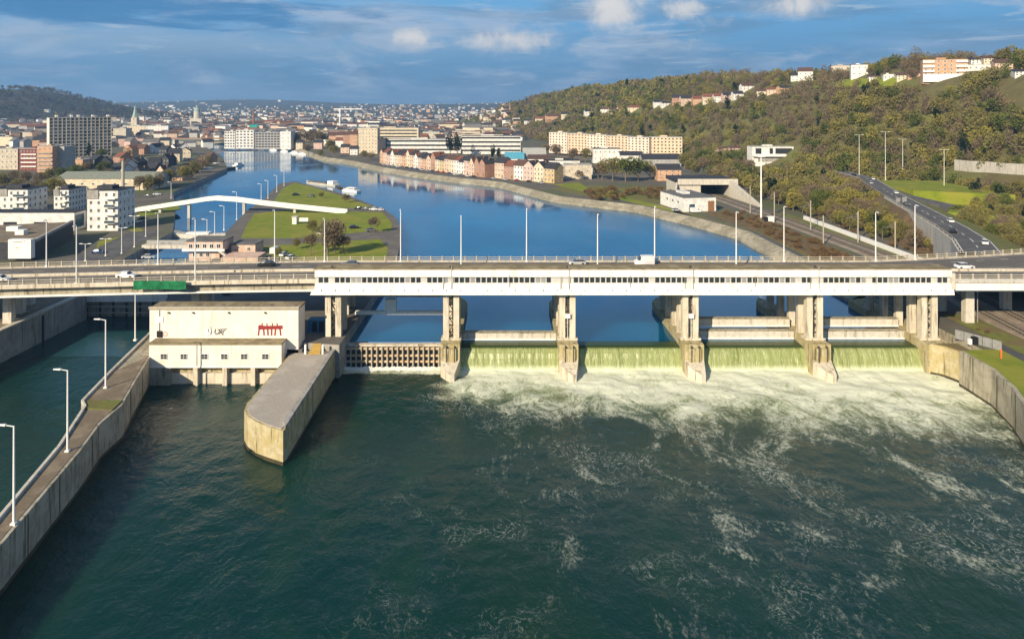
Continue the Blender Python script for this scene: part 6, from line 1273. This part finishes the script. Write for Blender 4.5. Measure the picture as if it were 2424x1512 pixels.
def town(name, pts, label, lo, hi):
    wallc = ['cream', 'peach', 'white', 'white', 'sand', 'grey', 'orange']; rc_ = ['slate', 'browntile', 'tile', 'greyroof']
    for c in wallc: mat('town_' + c, PAL[c], .85)
    for c in rc_: mat('town_' + c, ROOF[c], .85)
    mts = ['town_' + c for c in wallc] + ['town_' + c for c in rc_]; m = MB()
    for y, x, z in pts:
        w, d, h, rh = ru.uniform(lo, hi), ru.uniform(lo, hi), ru.uniform(5, 10), ru.uniform(2.5, 5); a = ru.uniform(-.8, .8); ca, sa = math.cos(a), math.sin(a)
        if ru.random() < .1: w *= 2.6; h *= 1.7
        P_ = [(-w / 2, -d / 2, -4), (w / 2, -d / 2, -4), (w / 2, d / 2, -4), (-w / 2, d / 2, -4), (-w / 2, -d / 2, h), (w / 2, -d / 2, h), (w / 2, d / 2, h), (-w / 2, d / 2, h), (-w / 2, 0, h + rh), (w / 2, 0, h + rh)]
        P_ = [(x + q[0] * ca - q[1] * sa, y + q[0] * sa + q[1] * ca, z + q[2]) for q in P_]
        m.add(P_, [(0, 1, 5, 4), (1, 2, 6, 9, 5), (3, 0, 4, 8, 7)], ru.randrange(7)); o = len(m.v) - 10; k = 7 + ru.choice([0, 0, 0, 1, 2, 3, 3]); m.f += [(o + 4, o + 5, o + 9, o + 8), (o + 6, o + 7, o + 8, o + 9)]; m.m += [k, k]
    tag(m.build(name, mts), label, 'town', kind='stuff')
tp = [(y, x, float(land(x, y)) - .3) for y, x in td[170:]]
for _ in range(2600):
    y = 1750 * (7000 / 1750) ** (ru.random() ** 1.1); x = ru.uniform(-.80, .06) * y
    if y > 4200 and ru.random() < .35: continue
    lh_ = float(land(x, y)); 
    if x < -.42 * y and y < 3200 and lh_ > 26 and ru.random() < .96: continue
    if lh_ > 62 and ru.random() < .8: continue
    tp.append((y, x, lh_))
town('distant_town', tp, 'pale mass of houses filling the valley floor to the horizon', 9, 17)
tw = []
for _ in range(2600):
    y = 1000 * (7500 / 1000) ** ru.random(); x = ru.uniform(-.82, .05) * y
    if y < 1900 and (ru.random() < .45 or not river_free(x, y)): continue
    tw.append((y, x, float(land(x, y))))
wood('town_trees', tw, 'dark scattered trees between the houses of the distant town', 34, 3.4, 6.0, 10.0)
lh_pts = []
for _ in range(2300):
    y = ru.uniform(1650, 2900); x = ru.uniform(-1.0, -.34) * y; z = float(land(x, y))
    if z > 17: lh_pts.append((y, x, z))
def pick_far(x, y, u): return ['brown', 'brown', 'brown', 'brown', 'brown'][int(u * 5)]
_p = pick; pick = pick_far; wood('left_hill_wood', lh_pts, 'brown wood on the rounded hill at the far left', 40, 4.2, 8.0, 12.0, 'leaf_winter'); pick = _p

# ---- labels: look-alikes are told apart by how near they stand
def ordw(n):
    if n <= 30: return ORD[n - 1]
    t = {3: 'thirty', 4: 'forty', 5: 'fifty', 6: 'sixty', 7: 'seventy', 8: 'eighty', 9: 'ninety'}[n // 10]
    return t + '-' + ORD[n % 10 - 1] if n % 10 else t[:-1] + 'ieth'
bl = {}
for o in scene.objects:
    if o.parent is None and 'label' in o: bl.setdefault(o['label'], []).append(o)
for l, os_ in bl.items():
    if len(os_) > 1:
        os_.sort(key=lambda o: o.location.x ** 2 + o.location.y ** 2)
        for i, o in enumerate(os_): o['label'] = f'{l}, {ordw(i + 1)} nearest'
# ---- valley haze: one even box of air
m = MB(); m.box(-13000, 13000, -150, 14200, -8, 320); o = m.build('haze', ['concrete']); o.data.materials.clear()
hm = bpy.data.materials.new('haze_air'); hm.use_nodes = True; nt = hm.node_tree; nt.nodes.clear(); ho = nt.nodes.new('ShaderNodeOutputMaterial'); hv = nt.nodes.new('ShaderNodeVolumePrincipled')
hv.inputs['Color'].default_value = (.34, .62, 1.0, 1); hv.inputs['Density'].default_value = 0.00012; hv.inputs['Anisotropy'].default_value = .1; nt.links.new(hv.outputs[0], ho.inputs['Volume']); o.data.materials.append(hm)
tag(o, 'thin blue haze over the valley', 'haze', kind='stuff')
